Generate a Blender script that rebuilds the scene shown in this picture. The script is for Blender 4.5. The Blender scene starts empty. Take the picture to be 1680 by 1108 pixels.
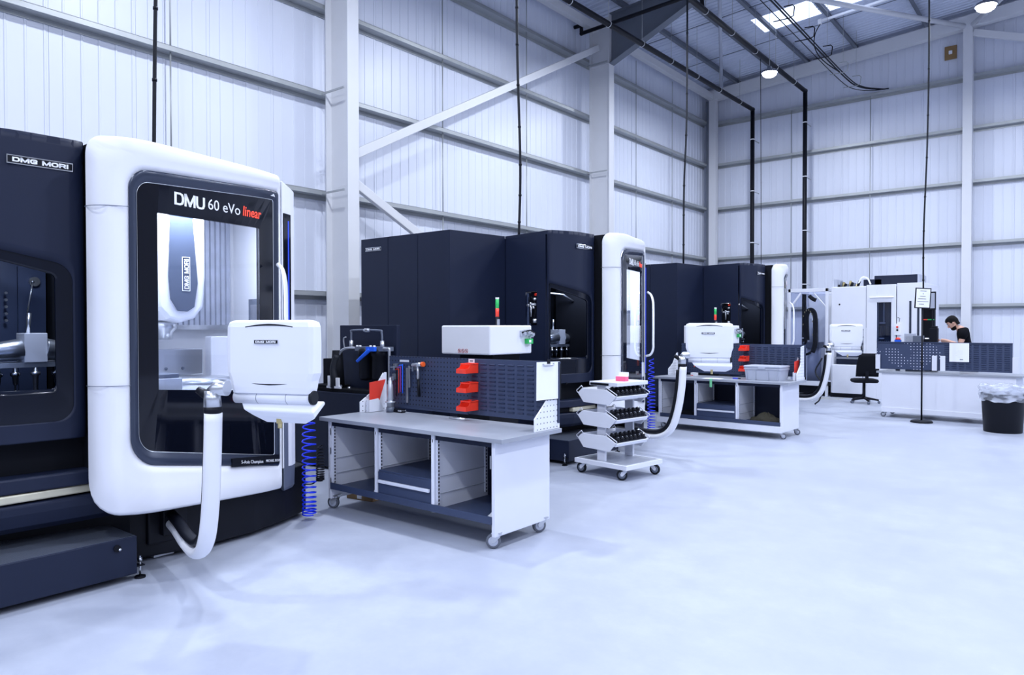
import bpy, bmesh, math, random
from mathutils import Vector, Matrix, Euler
C = bpy.context.scene.collection
R = math.radians
# ------------------------------------------------------------------ camera
cam_data = bpy.data.cameras.new('camera')
cam_data.sensor_fit = 'HORIZONTAL'; cam_data.sensor_width = 36.0
cam_data.lens = 36.0 * 1187.2 / 1680.0
cam_data.clip_end = 200
cam = bpy.data.objects.new('camera', cam_data); C.objects.link(cam)
cam.matrix_world = (Matrix.Translation((0, 0, 1.7)) @ Matrix.Rotation(R(38.935), 4, 'Z')
                    @ Matrix.Rotation(R(90 - .858), 4, 'X') @ Matrix.Rotation(R(-.083), 4, 'Z'))
bpy.context.scene.camera = cam
# ------------------------------------------------------------------ world
SKY_LOW, SKY_HIGH = .50, 2.8
w = bpy.data.worlds.new('world'); bpy.context.scene.world = w; w.use_nodes = True
WN = w.node_tree.nodes; WN['Background'].inputs[0].default_value = (.68, .76, 1.0, 1)
WN['Background'].inputs[1].default_value = 1.0
_tc = WN.new('ShaderNodeTexCoord'); _sp = WN.new('ShaderNodeSeparateXYZ'); _mr = WN.new('ShaderNodeMapRange')
w.node_tree.links.new(_tc.outputs['Generated'], _sp.inputs[0]); w.node_tree.links.new(_sp.outputs[2], _mr.inputs[0])
_mr.inputs[1].default_value = .335; _mr.inputs[2].default_value = .36; _mr.inputs[3].default_value = SKY_LOW; _mr.inputs[4].default_value = SKY_HIGH
w.node_tree.links.new(_mr.outputs[0], WN['Background'].inputs[1])
# ------------------------------------------------------------------ exposure
vs = bpy.context.scene.view_settings
bpy.context.scene.display_settings.display_device = 'sRGB'
vs.view_transform = 'Standard'; vs.look = 'None'; vs.gamma = 1.0; vs.use_curve_mapping = False
vs.exposure = -0.08
LAMP_W = 240.0
# ------------------------------------------------------------------ materials
def nmat(name):
    m = bpy.data.materials.new(name); m.use_nodes = True
    nt = m.node_tree; b = nt.nodes['Principled BSDF']
    return m, nt, b
def mat(name, col, rough=.5, metal=0, bump=None, spec=.5, var=.04, vs_=3.0, emit=None, es=1, coat=0):
    m, nt, b = nmat(name)
    b.inputs['Roughness'].default_value = rough; b.inputs['Metallic'].default_value = metal
    b.inputs['Specular IOR Level'].default_value = spec
    b.inputs['Coat Weight'].default_value = coat
    tc = nt.nodes.new('ShaderNodeTexCoord'); no = nt.nodes.new('ShaderNodeTexNoise')
    no.inputs['Scale'].default_value = vs_; no.inputs['Detail'].default_value = 4
    nt.links.new(tc.outputs['Object'], no.inputs['Vector'])
    mx = nt.nodes.new('ShaderNodeMix'); mx.data_type = 'RGBA'
    mx.inputs['A'].default_value = (*[c * (1 - var) for c in col], 1)
    mx.inputs['B'].default_value = (*[min(1, c * (1 + var)) for c in col], 1)
    nt.links.new(no.outputs['Fac'], mx.inputs['Factor']); nt.links.new(mx.outputs['Result'], b.inputs['Base Color'])
    if bump:
        n2 = nt.nodes.new('ShaderNodeTexNoise'); n2.inputs['Scale'].default_value = bump[0]
        nt.links.new(tc.outputs['Object'], n2.inputs['Vector'])
        bp = nt.nodes.new('ShaderNodeBump'); bp.inputs['Strength'].default_value = bump[1]; bp.inputs['Distance'].default_value = .01
        nt.links.new(n2.outputs['Fac'], bp.inputs['Height']); nt.links.new(bp.outputs['Normal'], b.inputs['Normal'])
    if emit:
        b.inputs['Emission Color'].default_value = (*emit, 1); b.inputs['Emission Strength'].default_value = es
    return m
def glass(name, tint=(.9, .93, 1), rough=.02, refl=1.0):
    m = bpy.data.materials.new(name); m.use_nodes = True; nt = m.node_tree; nt.nodes.clear()
    o = nt.nodes.new('ShaderNodeOutputMaterial'); t = nt.nodes.new('ShaderNodeBsdfTransparent'); g = nt.nodes.new('ShaderNodeBsdfGlossy')
    t.inputs[0].default_value = (*tint, 1); g.inputs['Roughness'].default_value = rough
    g.inputs[0].default_value = (refl, refl, refl, 1)
    f = nt.nodes.new('ShaderNodeFresnel'); f.inputs[0].default_value = 1.45
    x = nt.nodes.new('ShaderNodeMixShader'); ge = nt.nodes.new('ShaderNodeNewGeometry'); iv = nt.nodes.new('ShaderNodeMath'); iv.operation = 'SUBTRACT'; iv.inputs[0].default_value = 1
    mu = nt.nodes.new('ShaderNodeMath'); mu.operation = 'MULTIPLY'; nt.links.new(ge.outputs['Backfacing'], iv.inputs[1]); nt.links.new(iv.outputs[0], mu.inputs[0]); nt.links.new(f.outputs[0], mu.inputs[1])
    nt.links.new(mu.outputs[0], x.inputs[0]); nt.links.new(t.outputs[0], x.inputs[1]); nt.links.new(g.outputs[0], x.inputs[2])
    nt.links.new(x.outputs[0], o.inputs[0]); return m
def dots(name, base, hole, pitch=.038, r=.16, rough=.45, ax=(0, 2), mask=False):
    m, nt, b = nmat(name); b.inputs['Roughness'].default_value = rough
    tc = nt.nodes.new('ShaderNodeTexCoord')
    sp = nt.nodes.new('ShaderNodeSeparateXYZ'); nt.links.new(tc.outputs['Object'], sp.inputs[0])
    def mth(op, a, bb=None):
        n = nt.nodes.new('ShaderNodeMath'); n.operation = op
        for i, v in enumerate((a, bb)):
            if v is None: continue
            if isinstance(v, (int, float)): n.inputs[i].default_value = v
            else: nt.links.new(v, n.inputs[i])
        return n.outputs[0]
    ds = []
    for a in ax:
        f = mth('FRACT', mth('DIVIDE', sp.outputs[a], pitch)); d = mth('SUBTRACT', f, .5); ds.append(mth('ABSOLUTE', d))
    k = mth('LESS_THAN', mth('MAXIMUM', ds[0], ds[-1]), r)
    if mask:
        no = nt.nodes.new('ShaderNodeTexNoise'); no.inputs['Scale'].default_value = 4.5; no.inputs['Detail'].default_value = 0; nt.links.new(tc.outputs['Object'], no.inputs['Vector'])
        k = mth('MULTIPLY', k, mth('GREATER_THAN', no.outputs['Fac'], .52))
    mx = nt.nodes.new('ShaderNodeMix'); mx.data_type = 'RGBA'
    mx.inputs['A'].default_value = (*base, 1); mx.inputs['B'].default_value = (*hole, 1)
    nt.links.new(k, mx.inputs['Factor']); nt.links.new(mx.outputs['Result'], b.inputs['Base Color'])
    return m
NAVY = (.0075, .0125, .034)
M = dict(
 white=mat('white_enamel', (.80, .81, .86), .32, bump=None),
 panelwhite=mat('white_powder_coat', (.78, .80, .87), .45, bump=(400, .05)),
 steelwhite=mat('white_painted_steel', (.70, .71, .74), .5),
 galvd=mat('dark_galvanised_steel', (.15, .17, .21), .5, .2, var=.1),
 galv=mat('galvanised_steel', (.40, .42, .43), .45, .35, var=.15),
 navy=mat('dark_machine_paint', NAVY, .5, spec=.3, bump=(500, .08)),
 black=mat('black_plastic', (.004, .005, .010), .5, spec=.22),
 matte=mat('matte_black', (.004, .005, .009), .8, spec=.2),
 bglass=mat('black_glass', (.003, .004, .009), .06, spec=.35),
 bezel=mat('slate_bezel', (.035, .045, .075), .22, .2),
 greyp=mat('slate_grey_plastic', (.12, .14, .19), .35),
 silver=mat('brushed_silver', (.60, .62, .66), .28, .9),
 chrome=mat('chrome', (.75, .77, .8), .12, 1),
 steel=mat('machined_steel', (.55, .58, .64), .35, .6, var=.15, vs_=12),
 benchw=mat('bench_white', (.70, .72, .80), .45),
 bencht=mat('bench_laminate', (.30, .32, .37), .38, var=.12),
 benchin=mat('bench_inner_grey', (.42, .44, .50), .5),
 pegl=mat('panel_slate_blue', (.034, .050, .105), .45),
 peg=dots('perforated_panel', (.034, .050, .105), (.002, .002, .004), pitch=.042),
 pegw=dots('perforated_panel_backlit', (.034, .050, .105), (.8, .82, .95), pitch=.052, r=.13, mask=True),  # pale dots paint the light showing through the holes, in noise patches
 pegwhite=dots('perforated_white_panel', (.78, .80, .86), (.02, .02, .04), pitch=.045, r=.11, ax=(1, 2)),
 red=mat('red_plastic', (.85, .045, .02), .35),
 redpaper=mat('red_card', (.80, .05, .03), .6),
 blue=mat('blue_hose', (.004, .03, .75), .3),
 bluep=mat('blue_plastic', (.01, .12, .75), .4),
 green=mat('green_plastic', (.02, .45, .10), .4),
 orange=mat('orange_plastic', (.85, .12, .02), .4),
 pink=mat('pink_label', (.85, .12, .25), .5),
 yellow=mat('aged_way_cover', (.55, .52, .40), .4, .2, var=.3, vs_=6),
 brass=mat('brass', (.6, .5, .25), .35, .8),
 rubber=mat('grey_rubber', (.10, .11, .14), .6),
 rubberd=mat('dark_rubber', (.008, .010, .016), .6, spec=.25),
 lightgrey=mat('light_grey_plastic', (.42, .45, .54), .4),
 paper=mat('paper', (.85, .86, .90), .7),
 ink=mat('ink', (.03, .03, .05), .7),
 wood=mat('plywood', (.28, .17, .07), .6, var=.2, vs_=8),
 cloth=mat('oily_rag', (.05, .045, .03), .9, var=.4, vs_=30),
 clothw=mat('white_rag', (.6, .62, .65), .9, var=.2, vs_=20),
 tshirt=mat('black_cotton', (.004, .0045, .007), .9, spec=.1),
 skin=mat('skin', (.62, .36, .27), .5, var=.08, vs_=12),
 hair=mat('dark_hair', (.006, .005, .006), .7, spec=.15, bump=(120, .5)),
 jeans=mat('dark_trousers', (.02, .025, .05), .8),
 lampw=mat('lamp_lens', (.9, .9, .95), .4, emit=(.9, .94, 1), es=30),
 ledw=mat('led_strip', (.9, .9, .95), .4, emit=(.85, .92, 1), es=6),
 ledblue=mat('blue_led', (.02, .05, .6), .4, emit=(.02, .06, 1), es=1.6),
 wtext=mat('white_letters', (.85, .86, .9), .45),
 rtext=mat('glowing_red_letters', (.85, .06, .03), .45, emit=(1, .08, .04), es=.5),  # printed letters given a faint glow of their own, no lamp behind them
 pane=glass('clear_pane', (.93, .95, 1)), dpane=glass('smoked_pane', (.55, .60, .70)),
 film=glass('clear_film', (.80, .83, .92), .25),
)
def floor_mat():
    m, nt, b = nmat('polished_concrete')
    tc = nt.nodes.new('ShaderNodeTexCoord')
    def noise(s, d, rg=.6):
        n = nt.nodes.new('ShaderNodeTexNoise'); n.inputs['Scale'].default_value = s; n.inputs['Detail'].default_value = d
        n.inputs['Roughness'].default_value = rg; nt.links.new(tc.outputs['Object'], n.inputs['Vector']); return n.outputs['Fac']
    a = noise(.55, 6, .7); c = noise(3.5, 6, .75); e = noise(60, 3)
    def mx(f, A, B):
        x = nt.nodes.new('ShaderNodeMix'); x.data_type = 'RGBA'; nt.links.new(f, x.inputs['Factor'])
        for k, v in (('A', A), ('B', B)):
            if isinstance(v, tuple): x.inputs[k].default_value = (*v, 1)
            else: nt.links.new(v, x.inputs[k])
        return x.outputs['Result']
    def ramp(f, lo, hi):
        r = nt.nodes.new('ShaderNodeMapRange'); r.inputs[1].default_value = lo; r.inputs[2].default_value = hi
        nt.links.new(f, r.inputs[0]); return r.outputs[0]
    c1 = mx(ramp(a, .35, .65), (.355, .385, .47), (.43, .46, .54))
    c2 = mx(ramp(c, .38, .62), (.33, .36, .445), c1)
    x = nt.nodes.new('ShaderNodeMix'); x.data_type = 'RGBA'; x.inputs['Factor'].default_value = .5
    nt.links.new(c1, x.inputs['A']); nt.links.new(c2, x.inputs['B'])
    nt.links.new(x.outputs['Result'], b.inputs['Base Color'])
    rr = nt.nodes.new('ShaderNodeMapRange'); rr.inputs[3].default_value = .32; rr.inputs[4].default_value = .55
    nt.links.new(c, rr.inputs[0]); nt.links.new(rr.outputs[0], b.inputs['Roughness'])
    bp = nt.nodes.new('ShaderNodeBump'); bp.inputs['Strength'].default_value = .08; bp.inputs['Distance'].default_value = .004
    nt.links.new(e, bp.inputs['Height']); nt.links.new(bp.outputs['Normal'], b.inputs['Normal'])
    return m
M['floor'] = floor_mat()
M['wall'] = mat('liner_sheet', (.72, .755, .86), .38, var=.03, vs_=1.2)
M['roof'] = mat('roof_liner_sheet', (.62, .67, .80), .5, var=.04)
M['sky'] = glass('skylight_sheet', (.95, .97, 1), .3)
# ------------------------------------------------------------------ mesh helpers
class MB:
    def __init__(s): s.bm = bmesh.new(); s.mats = []
    def mi(s, m):
        m = M[m] if isinstance(m, str) else m
        if m not in s.mats: s.mats.append(m)
        return s.mats.index(m)
    def face(s, pts, m='white'):
        k = s.mi(m); f = s.bm.faces.new([s.bm.verts.new(p) for p in pts]); f.material_index = k; return f
    def box(s, x0, x1, y0, y1, z0, z1, m='white', T=None):
        k = s.mi(m); v = [Vector((x, y, z)) for z in (z0, z1) for y in (y0, y1) for x in (x0, x1)]
        if T is not None: v = [T @ p for p in v]
        v = [s.bm.verts.new(p) for p in v]
        for q in ((0, 2, 3, 1), (4, 5, 7, 6), (0, 1, 5, 4), (2, 6, 7, 3), (0, 4, 6, 2), (1, 3, 7, 5)):
            f = s.bm.faces.new([v[i] for i in q]); f.material_index = k
    def loft(s, rings, m='white', close=True, cap0=False, cap1=False, smooth=False):
        k = s.mi(m); rs = [[s.bm.verts.new(p) for p in r] for r in rings]; n = len(rs[0])
        for a, b in zip(rs, rs[1:]):
            for i in range(n if close else n - 1):
                j = (i + 1) % n
                try: f = s.bm.faces.new([a[i], a[j], b[j], b[i]]); f.material_index = k; f.smooth = smooth
                except ValueError: pass
        for c, r in ((cap0, rs[0]), (cap1, rs[-1])):
            if c:
                f = s.bm.faces.new(r if r is rs[-1] else r[::-1]); f.material_index = k
    def prism(s, poly, z0, z1, m='white', T=None, axis='z'):
        def P(a, b, c):
            v = {'z': (a, b, c), 'y': (a, c, b), 'x': (c, a, b)}[axis]; v = Vector(v); return T @ v if T is not None else v
        s.loft([[P(a, b, z0) for a, b in poly], [P(a, b, z1) for a, b in poly]], m, cap0=True, cap1=True)
    def cyl(s, p0, p1, r, m='white', n=16, r2=None, caps=True, smooth=True):
        p0, p1 = Vector(p0), Vector(p1); r2 = r if r2 is None else r2
        d = (p1 - p0).normalized(); a = d.orthogonal().normalized(); b = d.cross(a)
        rg = [[p + a * (q * math.cos(2 * math.pi * i / n)) + b * (q * math.sin(2 * math.pi * i / n)) for i in range(n)] for p, q in ((p0, r), (p1, r2))]
        s.loft(rg, m, cap0=caps, cap1=caps, smooth=smooth)
    def lathe(s, prof, m='white', n=24, T=None, smooth=True):
        T = T or Matrix(); rg = [[T @ Vector((r * math.cos(2 * math.pi * i / n), r * math.sin(2 * math.pi * i / n), z)) for i in range(n)] for r, z in prof]
        s.loft(rg, m, cap0=True, cap1=True, smooth=smooth)
    def tube(s, pts, r, m='white', n=10, smooth=True, flat=None, caps=True, up=None):
        pts = [Vector(p) for p in pts]; rr = r if isinstance(r, (list, tuple)) else [r] * len(pts)
        rings = []; prev = None
        for i, p in enumerate(pts):
            d = (pts[min(i + 1, len(pts) - 1)] - pts[max(i - 1, 0)]).normalized()
            if prev is None: a = (Vector(up) - d * Vector(up).dot(d)).normalized() if up else d.orthogonal().normalized()
            else: a = (prev - d * prev.dot(d)).normalized()
            prev = a; b = d.cross(a); fl = flat or (1, 1)
            rings.append([p + a * (rr[i] * fl[0] * math.cos(2 * math.pi * k / n)) + b * (rr[i] * fl[1] * math.sin(2 * math.pi * k / n)) for k in range(n)])
        s.loft(rings, m, cap0=caps, cap1=caps, smooth=smooth)
    def sphere(s, c, r, m='white', n=16, sc=(1, 1, 1), T=None):
        k = s.mi(m); c = Vector(c); T = T or Matrix(); rings = []
        for j in range(1, n // 2):
            t = math.pi * j / (n // 2)
            rings.append([T @ (c + Vector((r * sc[0] * math.sin(t) * math.cos(2 * math.pi * i / n), r * sc[1] * math.sin(t) * math.sin(2 * math.pi * i / n), r * sc[2] * math.cos(t)))) for i in range(n)])
        s.loft(rings, m, cap0=True, cap1=True, smooth=True)
    def build(s, name, parent=None, bevel=0, seg=2, sub=0, weld=False, kind=None, loc=None, rot=None):
        if weld: bmesh.ops.remove_doubles(s.bm, verts=s.bm.verts, dist=1e-5)
        bmesh.ops.recalc_face_normals(s.bm, faces=s.bm.faces)
        me = bpy.data.meshes.new(name); s.bm.to_mesh(me); s.bm.free()
        for m in s.mats: me.materials.append(m)
        o = bpy.data.objects.new(name, me); C.objects.link(o)
        if parent: o.parent = parent
        if loc: o.location = loc
        if rot: o.rotation_euler = rot
        if bevel:
            b = o.modifiers.new('bevel', 'BEVEL'); b.width = bevel; b.segments = seg; b.limit_method = 'ANGLE'; b.angle_limit = R(40)
        if sub:
            q = o.modifiers.new('sub', 'SUBSURF'); q.levels = sub; q.render_levels = sub
        if kind: o['kind'] = kind
        return o
def thing(name, label, cat, loc=(0, 0, 0), rz=0, group=None):
    o = bpy.data.objects.new(name, None); C.objects.link(o); o.location = loc; o.rotation_euler = (0, 0, rz)
    o.empty_display_size = .1
    return tag(o, label, cat, group)
def tag(o, label, cat, group=None):
    o['label'] = label; o['category'] = cat
    if group: o['group'] = group
    return o
def copy_tree(o, parent=None):
    c = o.copy(); C.objects.link(c)
    if parent: c.parent = parent
    for ch in list(o.children): copy_tree(ch, c)
    return c
def struct(mb, name, **k): return mb.build(name, kind='structure', **k)
def crom(pts, n=8):
    P = [Vector(p) for p in pts]; P = [2 * P[0] - P[1]] + P + [2 * P[-1] - P[-2]]; out = []
    for i in range(1, len(P) - 2):
        for j in range(n):
            t = j / n; a, b, c, d = P[i - 1], P[i], P[i + 1], P[i + 2]
            out.append(.5 * ((2 * b) + (c - a) * t + (2 * a - 5 * b + 4 * c - d) * t * t + (3 * b - a - 3 * c + d) * t ** 3))
    out.append(P[-2]); return out
def text_mesh(body, size, m, T, ext=.002, xs=1.0, off=0, parent=None, name='lettering', warp=None, align='LEFT', shear=0, space=1.0, fit=None):
    cu = bpy.data.curves.new('txt', 'FONT'); cu.body = body; cu.size = size; cu.extrude = ext; cu.offset = off
    cu.align_x = align; cu.align_y = 'CENTER'; cu.resolution_u = 3; cu.shear = shear; cu.space_character = space
    t = bpy.data.objects.new('txt', cu); C.objects.link(t)
    dg = bpy.context.evaluated_depsgraph_get(); dg.update()
    me = bpy.data.meshes.new_from_object(t.evaluated_get(dg)); bpy.data.objects.remove(t)
    if fit:
        x0 = min(v.co.x for v in me.vertices); x1 = max(v.co.x for v in me.vertices); xs = fit / (x1 - x0)
        for v in me.vertices: v.co.x -= (x0 + x1) / 2 if align == 'CENTER' else x0
    for v in me.vertices:
        p = Vector((v.co.x * xs, v.co.y, v.co.z)); v.co = warp(p) if warp else T @ p
    me.materials.clear(); me.materials.append(M[m])
    o = bpy.data.objects.new(name, me); C.objects.link(o)
    if parent: o.parent = parent
    return o
def frame_T(origin, right, up):
    r = Vector(right).normalized(); u = Vector(up).normalized(); n = r.cross(u)
    return Matrix(((r.x, u.x, n.x, origin[0]), (r.y, u.y, n.y, origin[1]), (r.z, u.z, n.z, origin[2]), (0, 0, 0, 1)))
GLYPH = {
 'D': (1.0, [([(.0, 0), (.62, 0), (.90, .10), (1, .34), (1, .66), (.90, .90), (.62, 1), (0, 1)], 1)]),
 'M': (1.25, [([(0, 0), (0, 1)], 0), ([(1.0, 0), (1.0, 1)], 0), ([(.04, 1), (.5, .02)], 0), ([(.96, 1), (.5, .02)], 0)]),
 'G': (1.0, [([(1, .80), (.88, .97), (.66, 1), (.3, 1), (.08, .9), (0, .66), (0, .34), (.08, .10), (.3, 0), (.70, 0), (.97, .06), (.97, .46), (.55, .46)], 0)]),
 'O': (1.0, [([(.3, 0), (.7, 0), (.92, .10), (1, .34), (1, .66), (.92, .90), (.7, 1), (.3, 1), (.08, .90), (0, .66), (0, .34), (.08, .10)], 1)]),
 'R': (1.0, [([(0, 0), (0, 1), (.72, 1), (.95, .90), (.95, .56), (.72, .46), (0, .46)], 0), ([(.60, .46), (.98, 0)], 0)]),
 'I': (.0, [([(0, 0), (0, 1)], 0)]),
 'U': (1.0, [([(0, 1), (0, .30), (.12, .06), (.34, 0), (.66, 0), (.88, .06), (1, .30), (1, 1)], 0)]),
 ' ': (.35, [])}
def stroke_text(body, width, height, m, fn, parent=None, t=.19, ext=.001, name='lettering', gap=.42):
    """heavy extended capitals drawn with strokes; fn maps (x, y, depth) to a point, x centred"""
    wd = [GLYPH[c][0] for c in body]; tot = sum(wd) + gap * (len(body) - 1); k = width / (tot + t * 1.1); hh = height - t * k * .8
    x = t * k * .55 - width / 2; b = MB(); kk = b.mi(m); tv, th = t * k * 1.12, t * k * .80
    def quad(p):
        for z in (0, ext): pass
        lo = [b.bm.verts.new(fn(q[0], q[1], 0)) for q in p]; hi = [b.bm.verts.new(fn(q[0], q[1], ext)) for q in p]
        f = b.bm.faces.new(hi); f.material_index = kk
        for i in range(len(p)):
            f = b.bm.faces.new([lo[i], lo[(i + 1) % len(p)], hi[(i + 1) % len(p)], hi[i]]); f.material_index = kk
    for c, wc in zip(body, wd):
        for pts, closed in GLYPH[c][1]:
            P_ = [Vector((x + q[0] * (wc if wc else 1) * k, (q[1] - .5) * hh)) for q in pts]; n = len(P_); L_, R_ = [], []
            for i in range(n):
                a = P_[(i - 1) % n] if (closed or i) else None; c_ = P_[(i + 1) % n] if (closed or i < n - 1) else None
                d1 = (P_[i] - a).normalized() if a is not None else (c_ - P_[i]).normalized(); d2 = (c_ - P_[i]).normalized() if c_ is not None else d1
                n1, n2 = Vector((-d1.y, d1.x)), Vector((-d2.y, d2.x)); mm = (n1 + n2).normalized(); s_ = min(1.5, 1 / max(.3, mm.dot(n1)))
                o = Vector((mm.x * tv / 2, mm.y * th / 2)) * s_; e = Vector((0, 0))
                if not closed and i == 0: e = -Vector((d1.x * tv, d1.y * th)) / 2
                if not closed and i == n - 1: e = Vector((d2.x * tv, d2.y * th)) / 2
                L_.append(P_[i] + o + e); R_.append(P_[i] - o + e)
            for i in range(n if closed else n - 1):
                j = (i + 1) % n; quad([L_[i], L_[j], R_[j], R_[i]])
        x += (wc + gap) * k
    return b.build(name, parent)
def nameplate(parent, origin, right, width=.36, name='nameplate'):
    """black plate with silver rim and white maker's lettering; origin = centre on the surface"""
    T = frame_T(origin, right, (0, 0, 1)); h = width * .15
    b = MB(); b.box(-width / 2, width / 2, -h / 2, h / 2, 0, .006, 'chrome', T)
    b.box(-width / 2 * .97, width / 2 * .97, -h * .38, h * .38, .006, .008, 'black', T)
    p = b.build(name, parent, bevel=.001)
    stroke_text('DMG MORI', width * .84, h * .52, 'wtext', lambda x, y, z: T @ Vector((x, y, .0085 + z)), p, t=.30)
    return p
# ------------------------------------------------------------------ hall shell
EX = -9.9          # left liner plane
BY = 22.3          # back liner plane
RX = 9.0           # roof extends this far
def roofz(x): return 9.35 + .075 * (x + 9.5)
b = MB(); b.box(-10.2, 12, -8, 22.6, -.2, 0, 'floor'); struct(b, 'floor')
def ribbed(n0, n1, pitch, fn, z0, z1, m):
    """trapezoid-profiled liner sheet; fn(u, depth, z) -> point. ribs stand proud by depth"""
    prof = []
    u = n0; k = 0
    while u < n1:
        for du, d in ((0, 0), (.006, .009), (.026, .009), (.032, 0)): prof.append((u + du, d))
        if k % 5 == 0: prof += [(u + .055, 0), (u + .057, -.012), (u + .060, 0)]
        u += pitch; k += 1
    prof.append((n1, 0))
    b = MB(); b.loft([[fn(u, d, z0(u) if callable(z0) else z0) for u, d in prof], [fn(u, d, z1(u) if callable(z1) else z1) for u, d in prof]], m, close=False)
    return b
b = ribbed(-8, BY, .205, lambda u, d, z: (EX + d, u, z), 0, 9.35, 'wall'); struct(b, 'wall_left')
b = ribbed(EX, RX, .205, lambda u, d, z: (u, BY - d, z), 0, lambda u: roofz(u) + .02, 'wall'); struct(b, 'wall_back')
# roof deck, corrugated along the slope, with the skylight strips cut out
SKY = [(-6.95, -5.50, 18.35, 19.35), (-5.30, -3.85, 18.35, 19.35), (-6.95, -3.85, 9.5, 10.5), (0, 3, 18.35, 19.35), (0, 3, 9.5, 10.5)]
def deck():
    ys = [-8, 9.5, 10.5, 18.35, 19.35, BY]; b = MB()
    for y0, y1 in zip(ys, ys[1:]):
        holes = sorted([(s[0], s[1]) for s in SKY if s[2] == y0]); segs = []; x = EX
        for h0, h1 in holes: segs.append((x, h0)); x = h1
        segs.append((x, RX))
        prof = []; u = y0
        while u < y1 - .2:
            prof += [(u, 0), (u + .012, -.02), (u + .03, -.02), (u + .042, 0)]; u += .167
        prof.append((y1, 0))
        for x0, x1 in segs:
            b.loft([[(xx, yy, roofz(xx) + d) for yy, d in prof] for xx in (x0, x1)], 'roof', close=False)
    return b
struct(deck(), 'ceiling')
for i, (x0, x1, y0, y1) in enumerate(SKY):
    b = MB(); b.box(x0, x1, y0, y1, 0, .01, 'sky')
    for v in b.bm.verts: v.co.z += roofz(v.co.x) + .01
    struct(b, 'window_%d' % (i + 1))
# wall rails (Z section), sag rods
GZ = [2.21, 3.83, 5.42, 6.81, 8.15]
cols_y = [-.57, 7.2, 14.97]
for z in GZ:
    for y0, y1 in ((-8, -.4), (-.4, 7.3), (7.3, 15.08), (15.08, 22.1)):
        b = MB(); b.box(EX + .017, -9.70, y0, y1, z - .006, z, 'galv'); b.box(-9.705, -9.70, y0, y1, z - .0, z + .065, 'galv')
        b.box(EX + .017, EX + .022, y0, y1, z - .065, z, 'galv')
        b.box(-9.72, -9.70, y0, y1, z + .06, z + .065, 'galv'); struct(b, 'trim_1')
    for x0, x1 in ((-9.7, -2.62), (-2.62, 2.0), (2.0, 8.9)):
        b = MB(); b.box(x0, x1, 22.1, BY - .017, z - .006, z, 'galv'); b.box(x0, x1, 22.1, 22.105, z, z + .065, 'galv')
        b.box(x0, x1, BY - .022, BY - .017, z - .065, z, 'galv'); struct(b, 'trim_2')
for y in (1.9, 4.75, 9.98, 12.6, 17.45, 19.6):
    b = MB()
    for z0, z1 in zip(GZ, GZ[1:]): b.cyl((-9.76, y, z0), (-9.76, y, z1), .011, 'galv', 8)
    b.cyl((-9.76, y, 8.15), (-9.76, y, 8.9), .011, 'galv', 8) if y > 10 else None
    struct(b, 'trim_3')
for x in (-7.15, -4.98, -.9):
    b = MB(); b.cyl((x, 22.16, 2.2), (x, 22.16, 8.15), .011, 'galv', 8); struct(b, 'trim_3')
# eave beam along left wall, gable rafter on back wall
b = MB(); b.box(-9.62, -9.46, -8, 22.1, 8.86, 9.04, 'steelwhite'); struct(b, 'eave_beam')
def sloped(x0, x1, y0, y1, zb, zt, m):
    b = MB(); b.box(x0, x1, y0, y1, 0, 1, m)
    for v in b.bm.verts:
        t = v.co.z; zz = .075 * (v.co.x + 9.5); v.co.z = (zb if t < .5 else zt) + zz
    return b
struct(sloped(-9.6, RX, 21.85, 22.09, 8.84, 9.15, 'steelwhite'), 'gable_rafter_beam')
# portal columns (I section) and haunched rafters
def ibeam(b, x0, x1, y0, y1, z0, z1, m='steelwhite', fl=.018, web=.012):
    b.box(x0, x0 + fl, y0, y1, z0, z1, m); b.box(x1 - fl, x1, y0, y1, z0, z1, m); c = (y0 + y1) / 2
    b.box(x0 + fl, x1 - fl, c - web / 2, c + web / 2, z0, z1, m)
for y in cols_y:
    b = MB(); ibeam(b, -9.66, -9.1, y, y + .22, 0, 9.15)
    b.box(-9.64, -9.12, y + .012, y + .208, 8.0, 8.016, 'steelwhite'); b.box(-9.7, -9.05, y - .04, y + .26, 0, .03, 'steelwhite')
    struct(b, 'steel_column')
    # rail stays
    for z in (3.83, 5.42, 8.02):
        t = MB(); t.box(-9.70, -9.13, y - .05, y - .035, z, z + .03, 'galv'); struct(t, 'trim_4')
    b = MB()
    c = y + .11
    poly = [(-9.1, 8.0), (-7.0, 8.88), (-7.0, 8.9), (RX, roofz(RX) - .55), (RX, roofz(RX) - .2), (-9.1, roofz(-9.1) - .2)]
    b.prism(poly, c - .006, c + .006, 'galvd', axis='y')
    for (xa, za), (xb, zb) in zip(poly, poly[1:4]):
        if abs(xa - xb) < .01: continue
        b.loft([[(xx, y, zz), (xx, y + .22, zz), (xx, y + .22, zz - .018), (xx, y, zz - .018)] for xx, zz in ((xa, za), (xb, zb))], 'galvd', cap0=True, cap1=True)
    b.loft([[(xx, y, zz), (xx, y + .22, zz), (xx, y + .22, zz - .018), (xx, y, zz - .018)] for xx, zz in ((-9.1, roofz(-9.1) - .2), (RX, roofz(RX) - .2))], 'galvd', cap0=True, cap1=True)
    struct(b, 'portal_rafter_beam')
b = MB(); b.box(-9.62, -9.40, 21.86, 22.06, 0, 8.85, 'steelwhite'); b.box(-9.72, -9.62, 21.88, 22.04, 0, 8.85, 'galvd'); struct(b, 'steel_column')  # the dark strip paints the unlit side of the corner column
b = MB(); ibeam(b, -2.73, -2.52, 21.86, 22.09, 0, 9.55); b.box(-2.73, -2.52, 21.84, 21.86, 0, 9.55, 'steelwhite'); struct(b, 'steel_column')
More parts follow.
